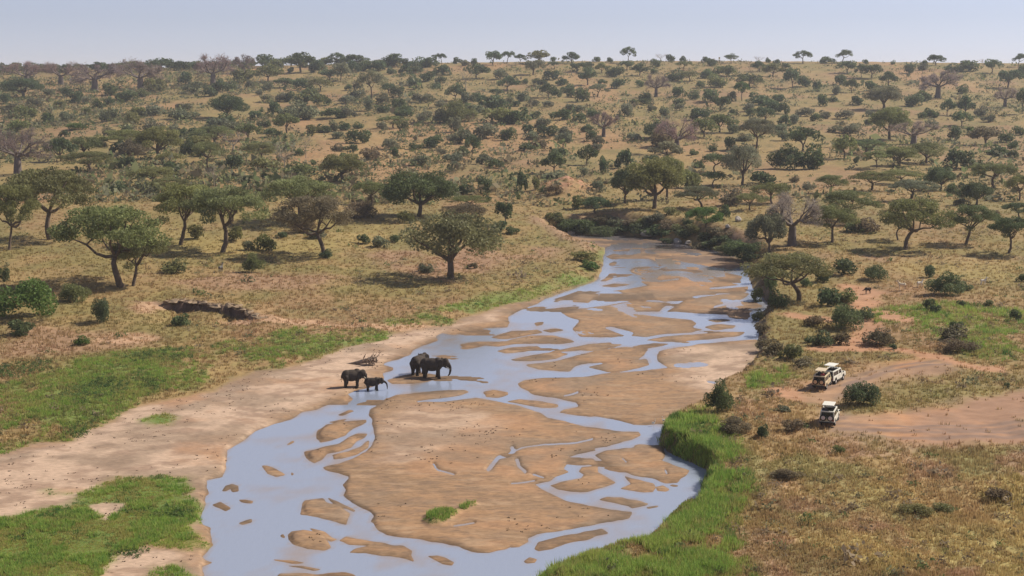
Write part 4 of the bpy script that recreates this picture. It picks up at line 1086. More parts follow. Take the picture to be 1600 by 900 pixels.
for k in range(44):
    u_ = 4 + k * 14.6 + sr.uniform(-5, 5)
    TABLE += ';%s %d %d %d %d %s' % (sr.choice('BBBU'), u_, 113 - 11 * u_ / 640 + sr.uniform(-3, 3), sr.uniform(13, 26), sr.uniform(8, 13), sr.choice('ddgo'))
for ent in TABLE.replace('\n', ';').split(';'):
    a = ent.split()
    plant(a[0], *[float(q) for q in a[1:5]], a[5])

# labels of the many: what it is and which one it is beside the nearest landmark
MARKS = [(p['u'], p['v'], p['mark']) for p in plants if p['mark']] + [(885, 300, 'the reddish earth mound'), (325, 492, 'the eroded gully'), (1300, 605, 'the two parked safari cars'), (1296, 660, 'the lone safari car'), (1040, 690, 'the reedy bank corner')]
SKY = [(u, 100, t) for u, t in ((693, 'the small skyline tree left of the dark skyline tree'),)]
from collections import defaultdict
bucket = defaultdict(list)
ORD = ['nearest', 'second nearest', 'third nearest', 'fourth nearest', 'fifth nearest', 'sixth nearest', 'seventh nearest', 'eighth nearest', 'ninth nearest', 'tenth nearest'] + ['%dth nearest' % k for k in range(11, 40)]
for p in plants:
    if p['label']:
        p['o']['label'] = p['label']; continue
    if p['v'] < 108 - 8 * (p['u'] > 500) and p['h'] < 22:
        key = (WORD[p['tone']], p['noun'], 'S', 'sky'); d = p['u']
    else:
        mk = min(MARKS, key=lambda m: (p['u'] - m[0]) ** 2 + ((p['v'] - m[1]) * 1.6) ** 2)
        du, dv = p['u'] - mk[0], p['v'] - mk[1]
        rel = ('right of' if du > 0 else 'left of') if abs(du) > abs(dv) * 1.6 else ('behind' if dv < 0 else 'in front of')
        key = (WORD[p['tone']], p['noun'], rel, mk[2]); d = math.hypot(du, dv)
    bucket[key].append((d, p))
for (tone, noun, rel, mk), L in bucket.items():
    L.sort(key=lambda t: t[0])
    for i, (_, p) in enumerate(L):
        if rel == 'S':
            if len(L) == 1: t = '%s %s on the skyline' % (tone, noun)
            else:
                t = '%s %s on the skyline, %s from the left' % (tone, noun, 'first second third fourth fifth sixth seventh eighth ninth tenth'.split()[i] if i < 10 else '%d%s' % (i + 1, 'th' if i + 1 not in (21, 22, 23, 31, 32, 33) else {1: 'st', 2: 'nd', 3: 'rd'}[(i + 1) % 10]))
        elif len(L) == 1: t = '%s %s %s %s' % (tone, noun, rel, mk)
        else: t = '%s %s %s %s, %s to it' % (tone, noun, rel, mk, ORD[i])
        if len(t.replace(',', ' ').split()) > 16: t = t.replace(' to it', '')
        p['o']['label'] = t
print('plants', len(plants))

# ------------------------------------------------------------------ scattered low scrub that nobody could count
def scrub(n, y0, y1, size, leaf, name, label, density, pal, nleaf):
    q = rng.random(n)
    y = y0 + (y1 - y0) * q
    t = rng.uniform(-1.12, 1.12, n); x = t * 0.36 * y
    k = (density(x, y) > rng.random(n)) & (F_SD(x, y) < -2) & (F_TR(x, y) < 0.2)
    x, y = x[k], y[k]; n = len(x)
    z = F_Z(x, y)
    s = size * rng.lognormal(-0.08, 0.48, n)
    cidx = rng.integers(0, len(pal), n)
    cc = np.array(pal)[cidx] * rng.uniform(0.8, 1.2, (n, 1))
    X = np.repeat(np.stack([x, y, z], 1), nleaf, 0); S = np.repeat(s, nleaf)
    d = prng.normal(size=(n * nleaf, 3)); d /= np.linalg.norm(d, axis=1)[:, None]; d[:, 2] = np.abs(d[:, 2])
    r = prng.uniform(0.35, 1.0, n * nleaf)
    wob = 1 + 0.35 * np.sin(np.repeat(rng.uniform(0, 6, n), nleaf) + 3 * np.arctan2(d[:, 1], d[:, 0]))
    c = X + d * (r * S * wob)[:, None] * np.array([1.0, 1.0, 0.85])
    v, f, tn = leaves(c, leaf, prng.uniform(0.7, 1.3, n * nleaf))
    sc = np.repeat(S / size, 4)[:, None]
    cen = np.repeat(c, 4, 0); v = cen + (v - cen) * sc
    rgb = np.repeat(np.repeat(cc, nleaf, 0), 4, 0) * tn
    o = link(name, np_mesh(name, v, f, rgb), M_BLADE)
    print(name, n)
    return tag(o, label, kind='stuff')
PAL = [(0.19, 0.20, 0.095), (0.13, 0.155, 0.07), (0.20, 0.20, 0.125), (0.23, 0.19, 0.115)]
lx = lambda x, y: np.clip((0.95 - 0.6 * sstep(-0.6, 0.1, x / (0.36 * y))), 0, 1)
scrub(40000, 370, 1205, 1.75, 0.40, 'hillside_scrub', 'small grey-green scrub dotted over the far hillside', lambda x, y: lx(x, y) * sstep(0.28, 0.60, fbm(x * 0.03, y * 0.015, 3, 601)) * (0.75 + 0.25 * sstep(450, 800, y)), PAL, 14)
scrub(10000, 330, 1205, 0.5, 0.20, 'hillside_tussocks', 'tiny dark tussocks sprinkled over the far hillside', lambda x, y: 0.8 * sstep(0.3, 0.6, fbm(x * 0.05, y * 0.02, 3, 602)), PAL + [(0.23, 0.175, 0.10)], 9)
scrub(11000, 104, 330, 0.40, 0.075, 'meadow_weeds', 'low grey and brown weeds scattered through the meadows', lambda x, y: 0.8 * sstep(0.40, 0.6, fbm(x * 0.08, y * 0.05, 3, 603)), [(0.20, 0.20, 0.11), (0.24, 0.18, 0.115), (0.15, 0.185, 0.07), (0.28, 0.22, 0.15)], 30)

HERB = [gpoly(s) for s in ('60,628 150,590 255,582 255,612 200,622 130,632', '-40,590 0,570 80,562 90,578 20,592', '165,565 260,545 330,540 300,560 200,572', '90,688 100,665 150,652 158,668 130,684', '170,868 215,850 230,860 190,880', '10,840 70,820 90,850 40,870', '200,800 300,790 300,815 230,812')]
def herb_density(x, y):
    r = np.zeros(len(x))
    for h_ in HERB: r = np.maximum(r, sstep(-1.0, 1.5, near_sd(x, y, h_)))
    return r * sstep(0.35, 0.55, fbm(x * 0.25, y * 0.2, 3, 611))
def herbs():
    n = 60000
    y = rng.uniform(108, 230, n); x = rng.uniform(-80, 5, n)
    k = herb_density(x, y) > rng.random(n) * 1.2
    x, y = x[k], y[k]; n = len(x)
    s = 0.34 * rng.lognormal(0, 0.3, n); nl = 18
    cc = np.array([(0.10, 0.165, 0.055), (0.075, 0.125, 0.045), (0.15, 0.21, 0.07)])[rng.integers(0, 3, n)]
    X = np.repeat(np.stack([x, y, F_Z(x, y)], 1), nl, 0); S = np.repeat(s, nl)
    d = prng.normal(size=(n * nl, 3)); d /= np.linalg.norm(d, axis=1)[:, None]; d[:, 2] = np.abs(d[:, 2])
    c = X + d * (S * prng.uniform(0.4, 1, n * nl))[:, None] * np.array([1, 1, 1.2])
    v, f, tn = leaves(c, 0.085, prng.uniform(0.75, 1.25, n * nl))
    print('herbs', n)
    tag(link('green_herbs', np_mesh('green_herbs', v, f, np.repeat(np.repeat(cc, nl, 0), 4, 0) * tn), M_BLADE), 'dark leafy herbs in patches on the left bank', kind='stuff')
herbs()

def beach_flecks():
    n = 5200
    y = rng.uniform(108, 215, n); x = rng.uniform(-75, 45, n)
    sd = F_SD(x, y)
    k = (sd > 0.3) & (F_Z(x, y) > 0.06) & (F_LOW(x, y) < 0.2) & (fbm(x * 0.2, y * 0.2, 3, 641) > np.where(x < river_mid(y) - 10, 0.47, 0.62))
    x, y = x[k], y[k]; n = len(x); nl = 7
    s = 0.10 * rng.lognormal(0, 0.5, n)
    X = np.repeat(np.stack([x, y, F_Z(x, y)], 1), nl, 0); S = np.repeat(s, nl)
    c = X + prng.normal(size=(n * nl, 3)) * S[:, None] * np.array([0.9, 0.7, 0.25]) + np.array([0, 0, 0.02])
    v, f, tn = leaves(c, 0.07, prng.uniform(0.6, 1.3, n * nl))
    cc = np.array([(0.10, 0.075, 0.055), (0.16, 0.115, 0.08), (0.07, 0.05, 0.04)])[rng.integers(0, 3, n)]
    tag(link('beach_debris', np_mesh('beach_debris', v, f, np.repeat(np.repeat(cc, nl, 0), 4, 0) * tn), M_BLADE), 'small dark clods and dung flecks strewn over the sand', kind='stuff')
    print('flecks', n)
beach_flecks()

# ------------------------------------------------------------------ animals: one continuous skin each
def ell(bm, c, r, rot=None, seg=14):
    m = Matrix.Translation(c) @ (rot.to_4x4() if rot else Matrix.Identity(4)) @ Matrix.Diagonal((*r, 1))
    bmesh.ops.create_uvsphere(bm, u_segments=seg, v_segments=max(6, seg // 2 + 1), radius=1, matrix=m)
def chain(bm, pts, rad, seg=8):
    for (a, ra), (b, rb) in zip(zip(pts[:-1], rad[:-1]), zip(pts[1:], rad[1:])):
        A, B = Vector(a), Vector(b); d = B - A; L = d.length
        q = d.to_track_quat('Z', 'Y').to_matrix().to_4x4()
        bmesh.ops.create_cone(bm, cap_ends=True, segments=seg, radius1=ra, radius2=rb, depth=L, matrix=Matrix.Translation((A + B) / 2) @ q)
        ell(bm, A, (ra, ra, ra), None, seg); ell(bm, B, (rb, rb, rb), None, seg)
def skin(name, bm, voxel, smooth=3):
    me = bpy.data.meshes.new(name); bm.to_mesh(me); bm.free()
    o = bpy.data.objects.new('tmp_skin', me); col.objects.link(o)
    md = o.modifiers.new('r', 'REMESH'); md.mode = 'VOXEL'; md.voxel_size = voxel
    sm = o.modifiers.new('s', 'SMOOTH'); sm.iterations = smooth; sm.factor = 0.5
    dg = bpy.context.evaluated_depsgraph_get()
    out = bpy.data.meshes.new_from_object(o.evaluated_get(dg))
    bpy.data.objects.remove(o); bpy.data.meshes.remove(me)
    out.name = name
    out.polygons.foreach_set('use_smooth', np.ones(len(out.polygons), bool))
    return out
def cone_mesh(name, pts, rad, seg=8):
    v, f = tube(pts, rad, seg)
    return np_mesh(name, v, f, None, True)

M_HIDE = simple_mat('elephant_hide', (0.055, 0.042, 0.034), 0.85, 0.2, 0, 0.25, 3.0)
M_IVORY = simple_mat('ivory', (0.62, 0.55, 0.42), 0.4, 0.4)
M_EYE = simple_mat('dark_eye', (0.02, 0.015, 0.012), 0.3, 0.5)

def elephant_mesh(name, legs, trunk, head=(0, 0, 0), ear=0.5):
    bm = bmesh.new()
    ell(bm, (0.0, 0, 1.66), (1.2, 0.70, 0.74)); ell(bm, (-0.75, 0, 1.66), (0.66, 0.62, 0.76)); ell(bm, (0.72, 0, 1.72), (0.6, 0.58, 0.78))
    ell(bm, (0.0, 0, 1.42), (0.95, 0.6, 0.62))
    hx, hy, hz = head
    ell(bm, (1.3 + hx * .5, hy * .5, 1.86 + hz * .5), (0.55, 0.42, 0.5))
    ell(bm, (1.62 + hx, hy, 1.98 + hz), (0.42, 0.37, 0.50)); ell(bm, (1.78 + hx, hy, 1.78 + hz), (0.32, 0.28, 0.36)); ell(bm, (1.66 + hx, hy, 1.5 + hz), (0.26, 0.2, 0.24))
    chain(bm, [(1.95 + hx, hy, 1.78 + hz)] + [(p[0] + hx, p[1] + hy, p[2]) for p in trunk], [0.23] + list(np.linspace(0.19, 0.075, len(trunk))), 10)
    for s in (-1, 1):
        q = Matrix.Rotation(s * (0.35 + ear * 0.5), 3, 'Z') @ Matrix.Rotation(0.15, 3, 'Y')
        ell(bm, (1.18 + hx - 0.12 * ear, hy + s * (0.50 + 0.12 * ear), 1.92 + hz), (0.42, 0.075, 0.52), q)
        ell(bm, (1.12 + hx - 0.12 * ear, hy + s * (0.52 + 0.12 * ear), 1.62 + hz), (0.26, 0.07, 0.38), q)
    for (x, yy_, fx), rear in zip(legs, (0, 0, 1, 1)):
        top = 1.5
        if rear: pts = [(x, yy_, top), (x + 0.1 + fx * 0.4, yy_, 0.78), (x - 0.04 + fx * 0.8, yy_, 0.36), (x + fx, yy_, 0.06)]; rd = [0.40, 0.27, 0.20, 0.22]
        else: pts = [(x, yy_, top), (x + fx * 0.45, yy_, 0.8), (x + fx * 0.8, yy_, 0.36), (x + fx, yy_, 0.06)]; rd = [0.34, 0.235, 0.19, 0.22]
        chain(bm, pts, rd, 10)
    chain(bm, [(-1.30, 0, 2.0), (-1.46, 0.02, 1.6), (-1.45, 0.03, 1.05), (-1.43, 0.03, 0.85)], [0.08, 0.06, 0.045, 0.075], 6)
    return skin(name, bm, 0.062, 4)

def elephant(u, v, hpx, rz, label, legs, trunk, head=(0, 0, 0), ear=0.5, tusk=True, nominal=2.46, dip=0.0):
    x, y, z = plane_pt(u, v, 0.05) + (0.0,)
    zz = float(terrain(np.array([x]), np.array([y]))[0])
    dep = to_px(x, y, 0)[2]
    s = hpx / (F_PX / dep) / nominal
    root = empty('elephant', (x, y, max(zz, -0.06) - 0.03 - dip), rz)
    root.scale = (s, s, s)
    link('body', elephant_mesh('elephant_body', legs, trunk, head, ear), M_HIDE, root)
    hx, hy, hz = head
    for q in (-1, 1):
        if tusk: link('tusk', cone_mesh('tusk', [(1.72 + hx, hy + q * 0.19, 1.50 + hz), (1.95 + hx, hy + q * 0.24, 1.25 + hz), (2.2 + hx, hy + q * 0.22, 1.16 + hz)], [0.055, 0.045, 0.012]), M_IVORY, root)
        bm = bmesh.new(); ell(bm, (1.90 + hx, hy + q * 0.285, 1.96 + hz), (0.045, 0.035, 0.04), None, 8)
        me = bpy.data.meshes.new('eye'); bm.to_mesh(me); bm.free(); link('eye', me, M_EYE, root)
    return tag(root, label, 'elephant', 'elephants at the water')
LG = [(0.78, 0.36, 0.1), (0.70, -0.36, -0.12), (-0.86, 0.36, 0.12), (-0.92, -0.36, -0.06)]
LG2 = [(0.78, 0.36, -0.22), (0.70, -0.36, 0.18), (-0.86, 0.36, 0.1), (-0.92, -0.36, 0.12)]
elephant(550, 607, 29, R(24), 'adult elephant with lowered head standing alone left of the calf', LG, [(2.05, 0, 1.3), (2.0, 0, 0.85), (1.9, 0, 0.45), (1.98, 0, 0.22)], (-0.1, -0.05, -0.16), 0.3)
elephant(582, 609, 21.5, R(4), 'small elephant calf reaching its trunk down into the water', LG2, [(2.28, 0, 1.55), (2.55, 0, 1.2), (2.62, 0, 0.7), (2.62, 0, 0.25)], (0.02, 0, -0.08), 0.35, False)
elephant(654, 585, 31.5, R(66), 'elephant seen from behind, partly hidden by another elephant', LG, [(2.1, 0, 1.3), (2.12, 0, 0.9), (2.08, 0, 0.45), (2.15, 0, 0.25)], (0, 0, 0), 0.5)
elephant(675, 590, 32.5, R(-4), 'large elephant with trunk down in front of its companion at the water', LG2, [(2.16, 0, 1.35), (2.2, 0, 0.95), (2.1, 0, 0.5), (1.92, 0, 0.3)], (0, 0, -0.05), 0.7)

# antelopes and a warthog on the right meadow, a grey antelope on the left one
def quadruped(name, label, cat, u, v, hpx, rz, rgb, neck=0.45, stout=1.0, horn=0.25, head_low=False, group=None):
    x, y, z = at(u, v)
    bm = bmesh.new()
    ell(bm, (0, 0, 0.74), (0.46, 0.17 * stout, 0.20 * stout)); ell(bm, (0.28, 0, 0.76), (0.2, 0.16 * stout, 0.23 * stout)); ell(bm, (-0.32, 0, 0.76), (0.18, 0.15 * stout, 0.20 * stout))
    hz = 0.62 if head_low else 0.80 + neck
    hx = 0.72 if head_low else 0.60
    chain(bm, [(0.36, 0, 0.84), (hx - 0.08, 0, hz)], [0.13 * stout, 0.075 * stout], 8)
    ell(bm, (hx, 0, hz), (0.13, 0.07, 0.08)); chain(bm, [(hx, 0, hz), (hx + 0.2, 0, hz - 0.08)], [0.07, 0.045], 8)
    for s in (-1, 1):
        ell(bm, (hx - 0.08, s * 0.09, hz + 0.06), (0.03, 0.06, 0.03), None, 8)
        chain(bm, [(0.30, s * 0.10, 0.66), (0.31, s * 0.10, 0.36), (0.30, s * 0.10, 0.03)], [0.085, 0.045, 0.04], 6)
        chain(bm, [(-0.32, s * 0.10, 0.68), (-0.27, s * 0.10, 0.46), (-0.37, s * 0.10, 0.32), (-0.34, s * 0.10, 0.03)], [0.12, 0.06, 0.045, 0.04], 6)
    chain(bm, [(-0.48, 0, 0.84), (-0.56, 0, 0.58)], [0.035, 0.025], 6)
    me = skin('body', bm, 0.028, 3)
    root = empty(name, (x, y, z - 0.03), rz)
    s_ = hpx / (F_PX / to_px(x, y, z)[2]) / max(0.96, hz + 0.05)
    root.scale = (s_,) * 3
    link('body', me, simple_mat('hide_' + cat, rgb, 0.85, 0.1, 0, 0.2, 5), root)
    if horn:
        for s in (-1, 1):
            link('horn', cone_mesh('horn', [(hx - 0.04, s * 0.04, hz + 0.05), (hx - 0.1, s * 0.09, hz + 0.05 + horn * 0.6), (hx - 0.06, s * 0.11, hz + 0.05 + horn)], [0.022, 0.016, 0.005], 6), M_EYE if not head_low else M_IVORY, root)
    return tag(root, label, cat, group)
quadruped('warthog', 'small dark animal standing on the bare red path', 'warthog', 1356, 459, 10, R(195), (0.055, 0.045, 0.04), 0.0, 1.25, 0.0, True)
quadruped('antelope', 'pale antelope beside the red path, nearest the dark animal', 'antelope', 1409, 453, 15, R(170), (0.80, 0.68, 0.50), 0.4, 1.0, 0.28, False, 'pale antelopes on the right meadow')
quadruped('antelope', 'pale antelope just left of the dark overhanging bush', 'antelope', 1437, 449, 13, R(20), (0.80, 0.72, 0.60), 0.4, 1.0, 0.22, False, 'pale antelopes on the right meadow')
quadruped('antelope', 'pale antelope right of the dark overhanging bush', 'antelope', 1536, 445, 12, R(8), (0.78, 0.70, 0.60), 0.4, 1.0, 0.2, False, 'pale antelopes on the right meadow')
quadruped('antelope', 'grey antelope standing alone on the left meadow below the acacias', 'antelope', 345, 425, 14, R(70), (0.13, 0.12, 0.115), 0.45, 1.0, 0.2)

# white egrets at the bank corner
M_WHITE = simple_mat('white_feathers', (0.80, 0.76, 0.68), 0.7, 0.2, 0, 0.05)
M_BILL = simple_mat('yellow_bill', (0.6, 0.4, 0.08), 0.5, 0.3)
def egret(u, v, hpx, rz, label, zoff=None):
    x, y, z = at(u, v)
    bm = bmesh.new()
    ell(bm, (0, 0, 0.50), (0.22, 0.09, 0.11), Matrix.Rotation(0.45, 3, 'Y'))
    chain(bm, [(0.14, 0, 0.56), (0.22, 0, 0.68), (0.16, 0, 0.80), (0.22, 0, 0.93)], [0.055, 0.035, 0.03, 0.035], 8)
    ell(bm, (0.25, 0, 0.95), (0.06, 0.035, 0.035), None, 8)
    for s in (-1, 1): chain(bm, [(0.0, s * 0.035, 0.45), (0.02, s * 0.035, 0.22), (0.0, s * 0.035, 0.0)], [0.03, 0.016, 0.02], 6)
    chain(bm, [(-0.15, 0, 0.42), (-0.27, 0, 0.34)], [0.05, 0.025], 6)
    root = empty('egret', (x, y, z - 0.01), rz)
    s_ = hpx / (F_PX / to_px(x, y, z)[2]); root.scale = (s_,) * 3
    link('body', skin('body', bm, 0.02, 2), M_WHITE, root)
    link('bill', cone_mesh('bill', [(0.29, 0, 0.95), (0.42, 0, 0.93)], [0.018, 0.003], 6), M_BILL, root)
    return tag(root, label, 'egret', 'egrets by the bank corner')
egret(1021, 666, 12, R(10), 'slim white egret standing at the water edge left of the bank corner')
egret(1037, 662, 12, R(190), 'white egret perched where the bright grass meets the bank corner')

# ------------------------------------------------------------------ safari cars
M_GLASS = simple_mat('window_glass', (0.018, 0.022, 0.026), 0.08, 0.6, 0, 0.0)
M_TYRE = simple_mat('tyre_rubber', (0.022, 0.021, 0.020), 0.85, 0.2)
M_RIM = simple_mat('steel_rim', (0.55, 0.50, 0.47), 0.45, 0.5)
M_DARK = simple_mat('dark_trim', (0.03, 0.028, 0.026), 0.6, 0.3)
M_INSIDE = simple_mat('cabin_inside', (0.05, 0.043, 0.036), 0.8, 0.2)
M_LAMPR = simple_mat('red_lens', (0.35, 0.02, 0.015), 0.25, 0.5)
M_LAMPW = simple_mat('clear_lens', (0.7, 0.7, 0.68), 0.15, 0.6)
def bm_obj(name, bm, mat, parent, bevel=0.0):
    if bevel: bmesh.ops.bevel(bm, geom=list(bm.edges), offset=bevel, segments=2, affect='EDGES', clamp_overlap=True)
    me = bpy.data.meshes.new(name); bm.to_mesh(me); bm.free()
    return link(name, me, mat, parent)
def box(name, mat, parent, c, d, bevel=0.0, rot=None):
    bm = bmesh.new()
    m = Matrix.Translation(c) @ (rot.to_4x4() if rot else Matrix.Identity(4)) @ Matrix.Diagonal((*d, 1))
    bmesh.ops.create_cube(bm, size=1, matrix=m)
    return bm_obj(name, bm, mat, parent, bevel)
def panel(name, mat, parent, pts, off):
    """thin plate through four points, off = thickness vector"""
    bm = bmesh.new(); o = Vector(off)
    a = [bm.verts.new(p) for p in pts]; b = [bm.verts.new(Vector(p) + o) for p in pts]
    n = len(pts)
    bm.faces.new(a[::-1]); bm.faces.new(b)
    for i in range(n): bm.faces.new((a[i], a[(i + 1) % n], b[(i + 1) % n], b[i]))
    bmesh.ops.recalc_face_normals(bm, faces=bm.faces)
    return bm_obj(name, bm, mat, parent)
def disc(bm, c, axis, r, w, seg=20, r2=None):
    q = Vector(axis).to_track_quat('Z', 'Y').to_matrix().to_4x4()
    bmesh.ops.create_cone(bm, cap_ends=True, segments=seg, radius1=r, radius2=r if r2 is None else r2, depth=w, matrix=Matrix.Translation(c) @ q)
def safari_car(u, v, rz, paint, cover, label, raised=0.60, scale=0.92):
    x, y, z = at(u, v)
    root = empty('safari_car', (x, y, z), rz)
    root.scale = (scale,) * 3
    mp = simple_mat('car_paint', paint, 0.42, 0.5, 0, 0.06, 1.5)
    mc = simple_mat('spare_cover', cover, 0.6, 0.3, 0, 0.08)
    # body shell, forward = +Y; lower tub, bonnet, cabin with a slight inward lean
    bm = bmesh.new()
    prof_ = [(-2.42, 0.58), (-2.46, 1.05), (-2.42, 1.12), (1.18, 1.12), (1.30, 1.20), (2.28, 1.13), (2.42, 1.02), (2.44, 0.60), (1.98, 0.52), (1.88, 0.82), (1.52, 0.92), (1.16, 0.82), (1.06, 0.50), (-0.98, 0.50), (-1.08, 0.82), (-1.44, 0.92), (-1.80, 0.82), (-1.90, 0.55)]
    A = [bm.verts.new((-0.86, p[0], p[1])) for p in prof_]; B = [bm.verts.new((0.86, p[0], p[1])) for p in prof_]
    bm.faces.new(A); bm.faces.new(B[::-1]); n = len(prof_)
    for i in range(n): bm.faces.new((A[i], B[i], B[(i + 1) % n], A[(i + 1) % n]))
    bmesh.ops.recalc_face_normals(bm, faces=bm.faces)
    body = bm_obj('body', bm, mp, root, 0.025)
    bm = bmesh.new()
    lo = [(-0.85, -2.40), (0.85, -2.40), (0.85, 1.12), (-0.85, 1.12)]; hi_ = [(-0.76, -2.34), (0.76, -2.34), (0.76, 0.62), (-0.76, 0.62)]
    a = [bm.verts.new((p[0], p[1], 1.121)) for p in lo]; b = [bm.verts.new((p[0], p[1], 1.88)) for p in hi_]
    for i in range(4): bm.faces.new((a[i], a[(i + 1) % 4], b[(i + 1) % 4], b[i]))
    c_ = [bm.verts.new((p[0] * 0.86, -2.15 if p[1] < 0 else 0.42, 1.88)) for p in hi_]; d_ = [bm.verts.new((q.co.x, q.co.y, 1.70)) for q in c_]
    for i in range(4):
        bm.faces.new((b[i], b[(i + 1) % 4], c_[(i + 1) % 4], c_[i])); bm.faces.new((c_[i], c_[(i + 1) % 4], d_[(i + 1) % 4], d_[i]))
    bm_obj('cabin', bm, mp, root)
    box('cabin_floor', M_INSIDE, root, (0, -0.85, 1.16), (1.4, 2.8, 0.06))
    # windows, seated a little proud of the leaning sides
    def side(y0, y1, z0, z1, s):
        f = lambda zz: s * (0.85 - 0.09 * (zz - 1.121) / 0.759 + 0.004)
        return [(f(z0), y0, z0), (f(z0), y1, z0), (f(z1), y1 - (0.13 if y1 > 0.5 else 0), z1), (f(z1), y0, z1)]
    for s in (-1, 1):
        for y0, y1 in ((-2.25, -1.42), (-1.34, -0.5), (-0.30, 0.72)):
            panel('window', M_GLASS, root, side(y0, y1, 1.24, 1.74, s), (s * 0.012, 0, 0))
        dr = panel('door', mp, root, [(s * 0.862, -0.36, 0.60), (s * 0.862, 0.98, 0.60), (s * 0.862, 0.98, 1.10), (s * 0.862, -0.36, 1.10)], (s * 0.012, 0, 0))
        box('door_handle', M_DARK, dr, (s * 0.882, -0.24, 1.02), (0.02, 0.14, 0.04))
        box('side_step', M_DARK, root, (s * 0.90, 0.05, 0.44), (0.16, 1.7, 0.05))
        mr_ = box('mirror', M_DARK, root, (s * 1.02, 0.92, 1.30), (0.20, 0.07, 0.16), 0.02)
        box('mirror_arm', M_DARK, mr_, (s * 0.90, 0.92, 1.26), (0.12, 0.03, 0.03))
        box('tail_light', M_LAMPR, root, (s * 0.72, -2.475, 0.86), (0.14, 0.03, 0.22))
        bm = bmesh.new(); disc(bm, (s * 0.60, 2.45, 0.90), (0, 1, 0), 0.10, 0.04, 16); bm_obj('headlight', bm, M_LAMPW, root)
    panel('rear_window', M_GLASS, root, [(-0.70, -2.408 + 0.03, 1.26), (0.70, -2.408 + 0.03, 1.26), (0.66, -2.358, 1.76), (-0.66, -2.358, 1.76)], (0, -0.025, 0))
    panel('windscreen', M_GLASS, root, [(-0.72, 1.06, 1.20), (0.72, 1.06, 1.20), (0.68, 0.70, 1.76), (-0.68, 0.70, 1.76)], (0, 0.03, 0.012))
    box('rear_bumper', M_DARK, root, (0, -2.54, 0.58), (1.7, 0.14, 0.14), 0.02)
    box('front_bumper', M_DARK, root, (0, 2.52, 0.60), (1.7, 0.16, 0.18), 0.03)
    box('grille', M_DARK, root, (0, 2.45, 0.90), (0.92, 0.03, 0.22))
    # wheels
    for sx in (-1, 1):
        for wy in (-1.44, 1.52):
            w = empty('wheel', (sx * 0.76, wy, 0.39)); w.parent = root
            bm = bmesh.new(); disc(bm, (0, 0, 0), (1, 0, 0), 0.39, 0.25, 24); bm_obj('tyre', bm, M_TYRE, w, 0.03)
            bm = bmesh.new(); disc(bm, (sx * 0.118, 0, 0), (sx, 0, 0), 0.22, 0.03, 18, 0.17); bm_obj('rim', bm, M_RIM, w)
    for sx in (-1, 1):
        w = empty('spare_wheel', (sx * 0.41, -2.60, 1.14)); w.parent = root
        bm = bmesh.new(); disc(bm, (0, 0, 0), (0, 1, 0), 0.38, 0.22, 24); bm_obj('tyre', bm, M_TYRE, w, 0.04)
        bm = bmesh.new(); disc(bm, (0, -0.112, 0), (0, -1, 0), 0.26, 0.03, 20, 0.22); bm_obj('rim', bm, mc, w)
    # pop-up roof on posts
    zr = 1.90 + raised
    rf = box('raised_roof', mp, root, (0, -1.0, zr), (1.36, 2.05, 0.07), 0.03)
    box('roof_lining', M_INSIDE, rf, (0, -1.0, zr - 0.045), (1.24, 1.9, 0.02))
    for sx in (-1, 1):
        for py in (-1.95, -1.0, -0.05):
            bm = bmesh.new(); disc(bm, (sx * 0.655, py, (1.88 + zr - 0.035) / 2), (0, 0, 1), 0.022, zr - 0.035 - 1.88, 8); bm_obj('roof_post', bm, M_DARK, root)
    rows = ((-1.9, -1), (-1.9, 1), (-1.0, -1), (-1.0, 1), (0.0, -1), (0.0, 1))
    for sy, sx in rows:
        st = box('seat', M_INSIDE, root, (sx * 0.38, sy, 1.32), (0.5, 0.48, 0.14), 0.03)
        box('seat_back', M_INSIDE, st, (sx * 0.38, sy - 0.24, 1.60), (0.5, 0.10, 0.50), 0.03)
    tag(root, label, 'car', 'safari cars on the track')
    return root
car1 = safari_car(1285, 604, R(-24), (0.62, 0.50, 0.33), (0.60, 0.40, 0.24), 'tan safari car with raised roof and two covered spare wheels, beside the white car')
car2 = safari_car(1302, 596, R(-32), (0.76, 0.74, 0.66), (0.5, 0.47, 0.42), 'white safari car with raised roof, behind the tan car')
car3 = safari_car(1296, 660, R(-20), (0.72, 0.69, 0.60), (0.62, 0.52, 0.50), 'cream safari car alone on the near track with two bare spare wheels')

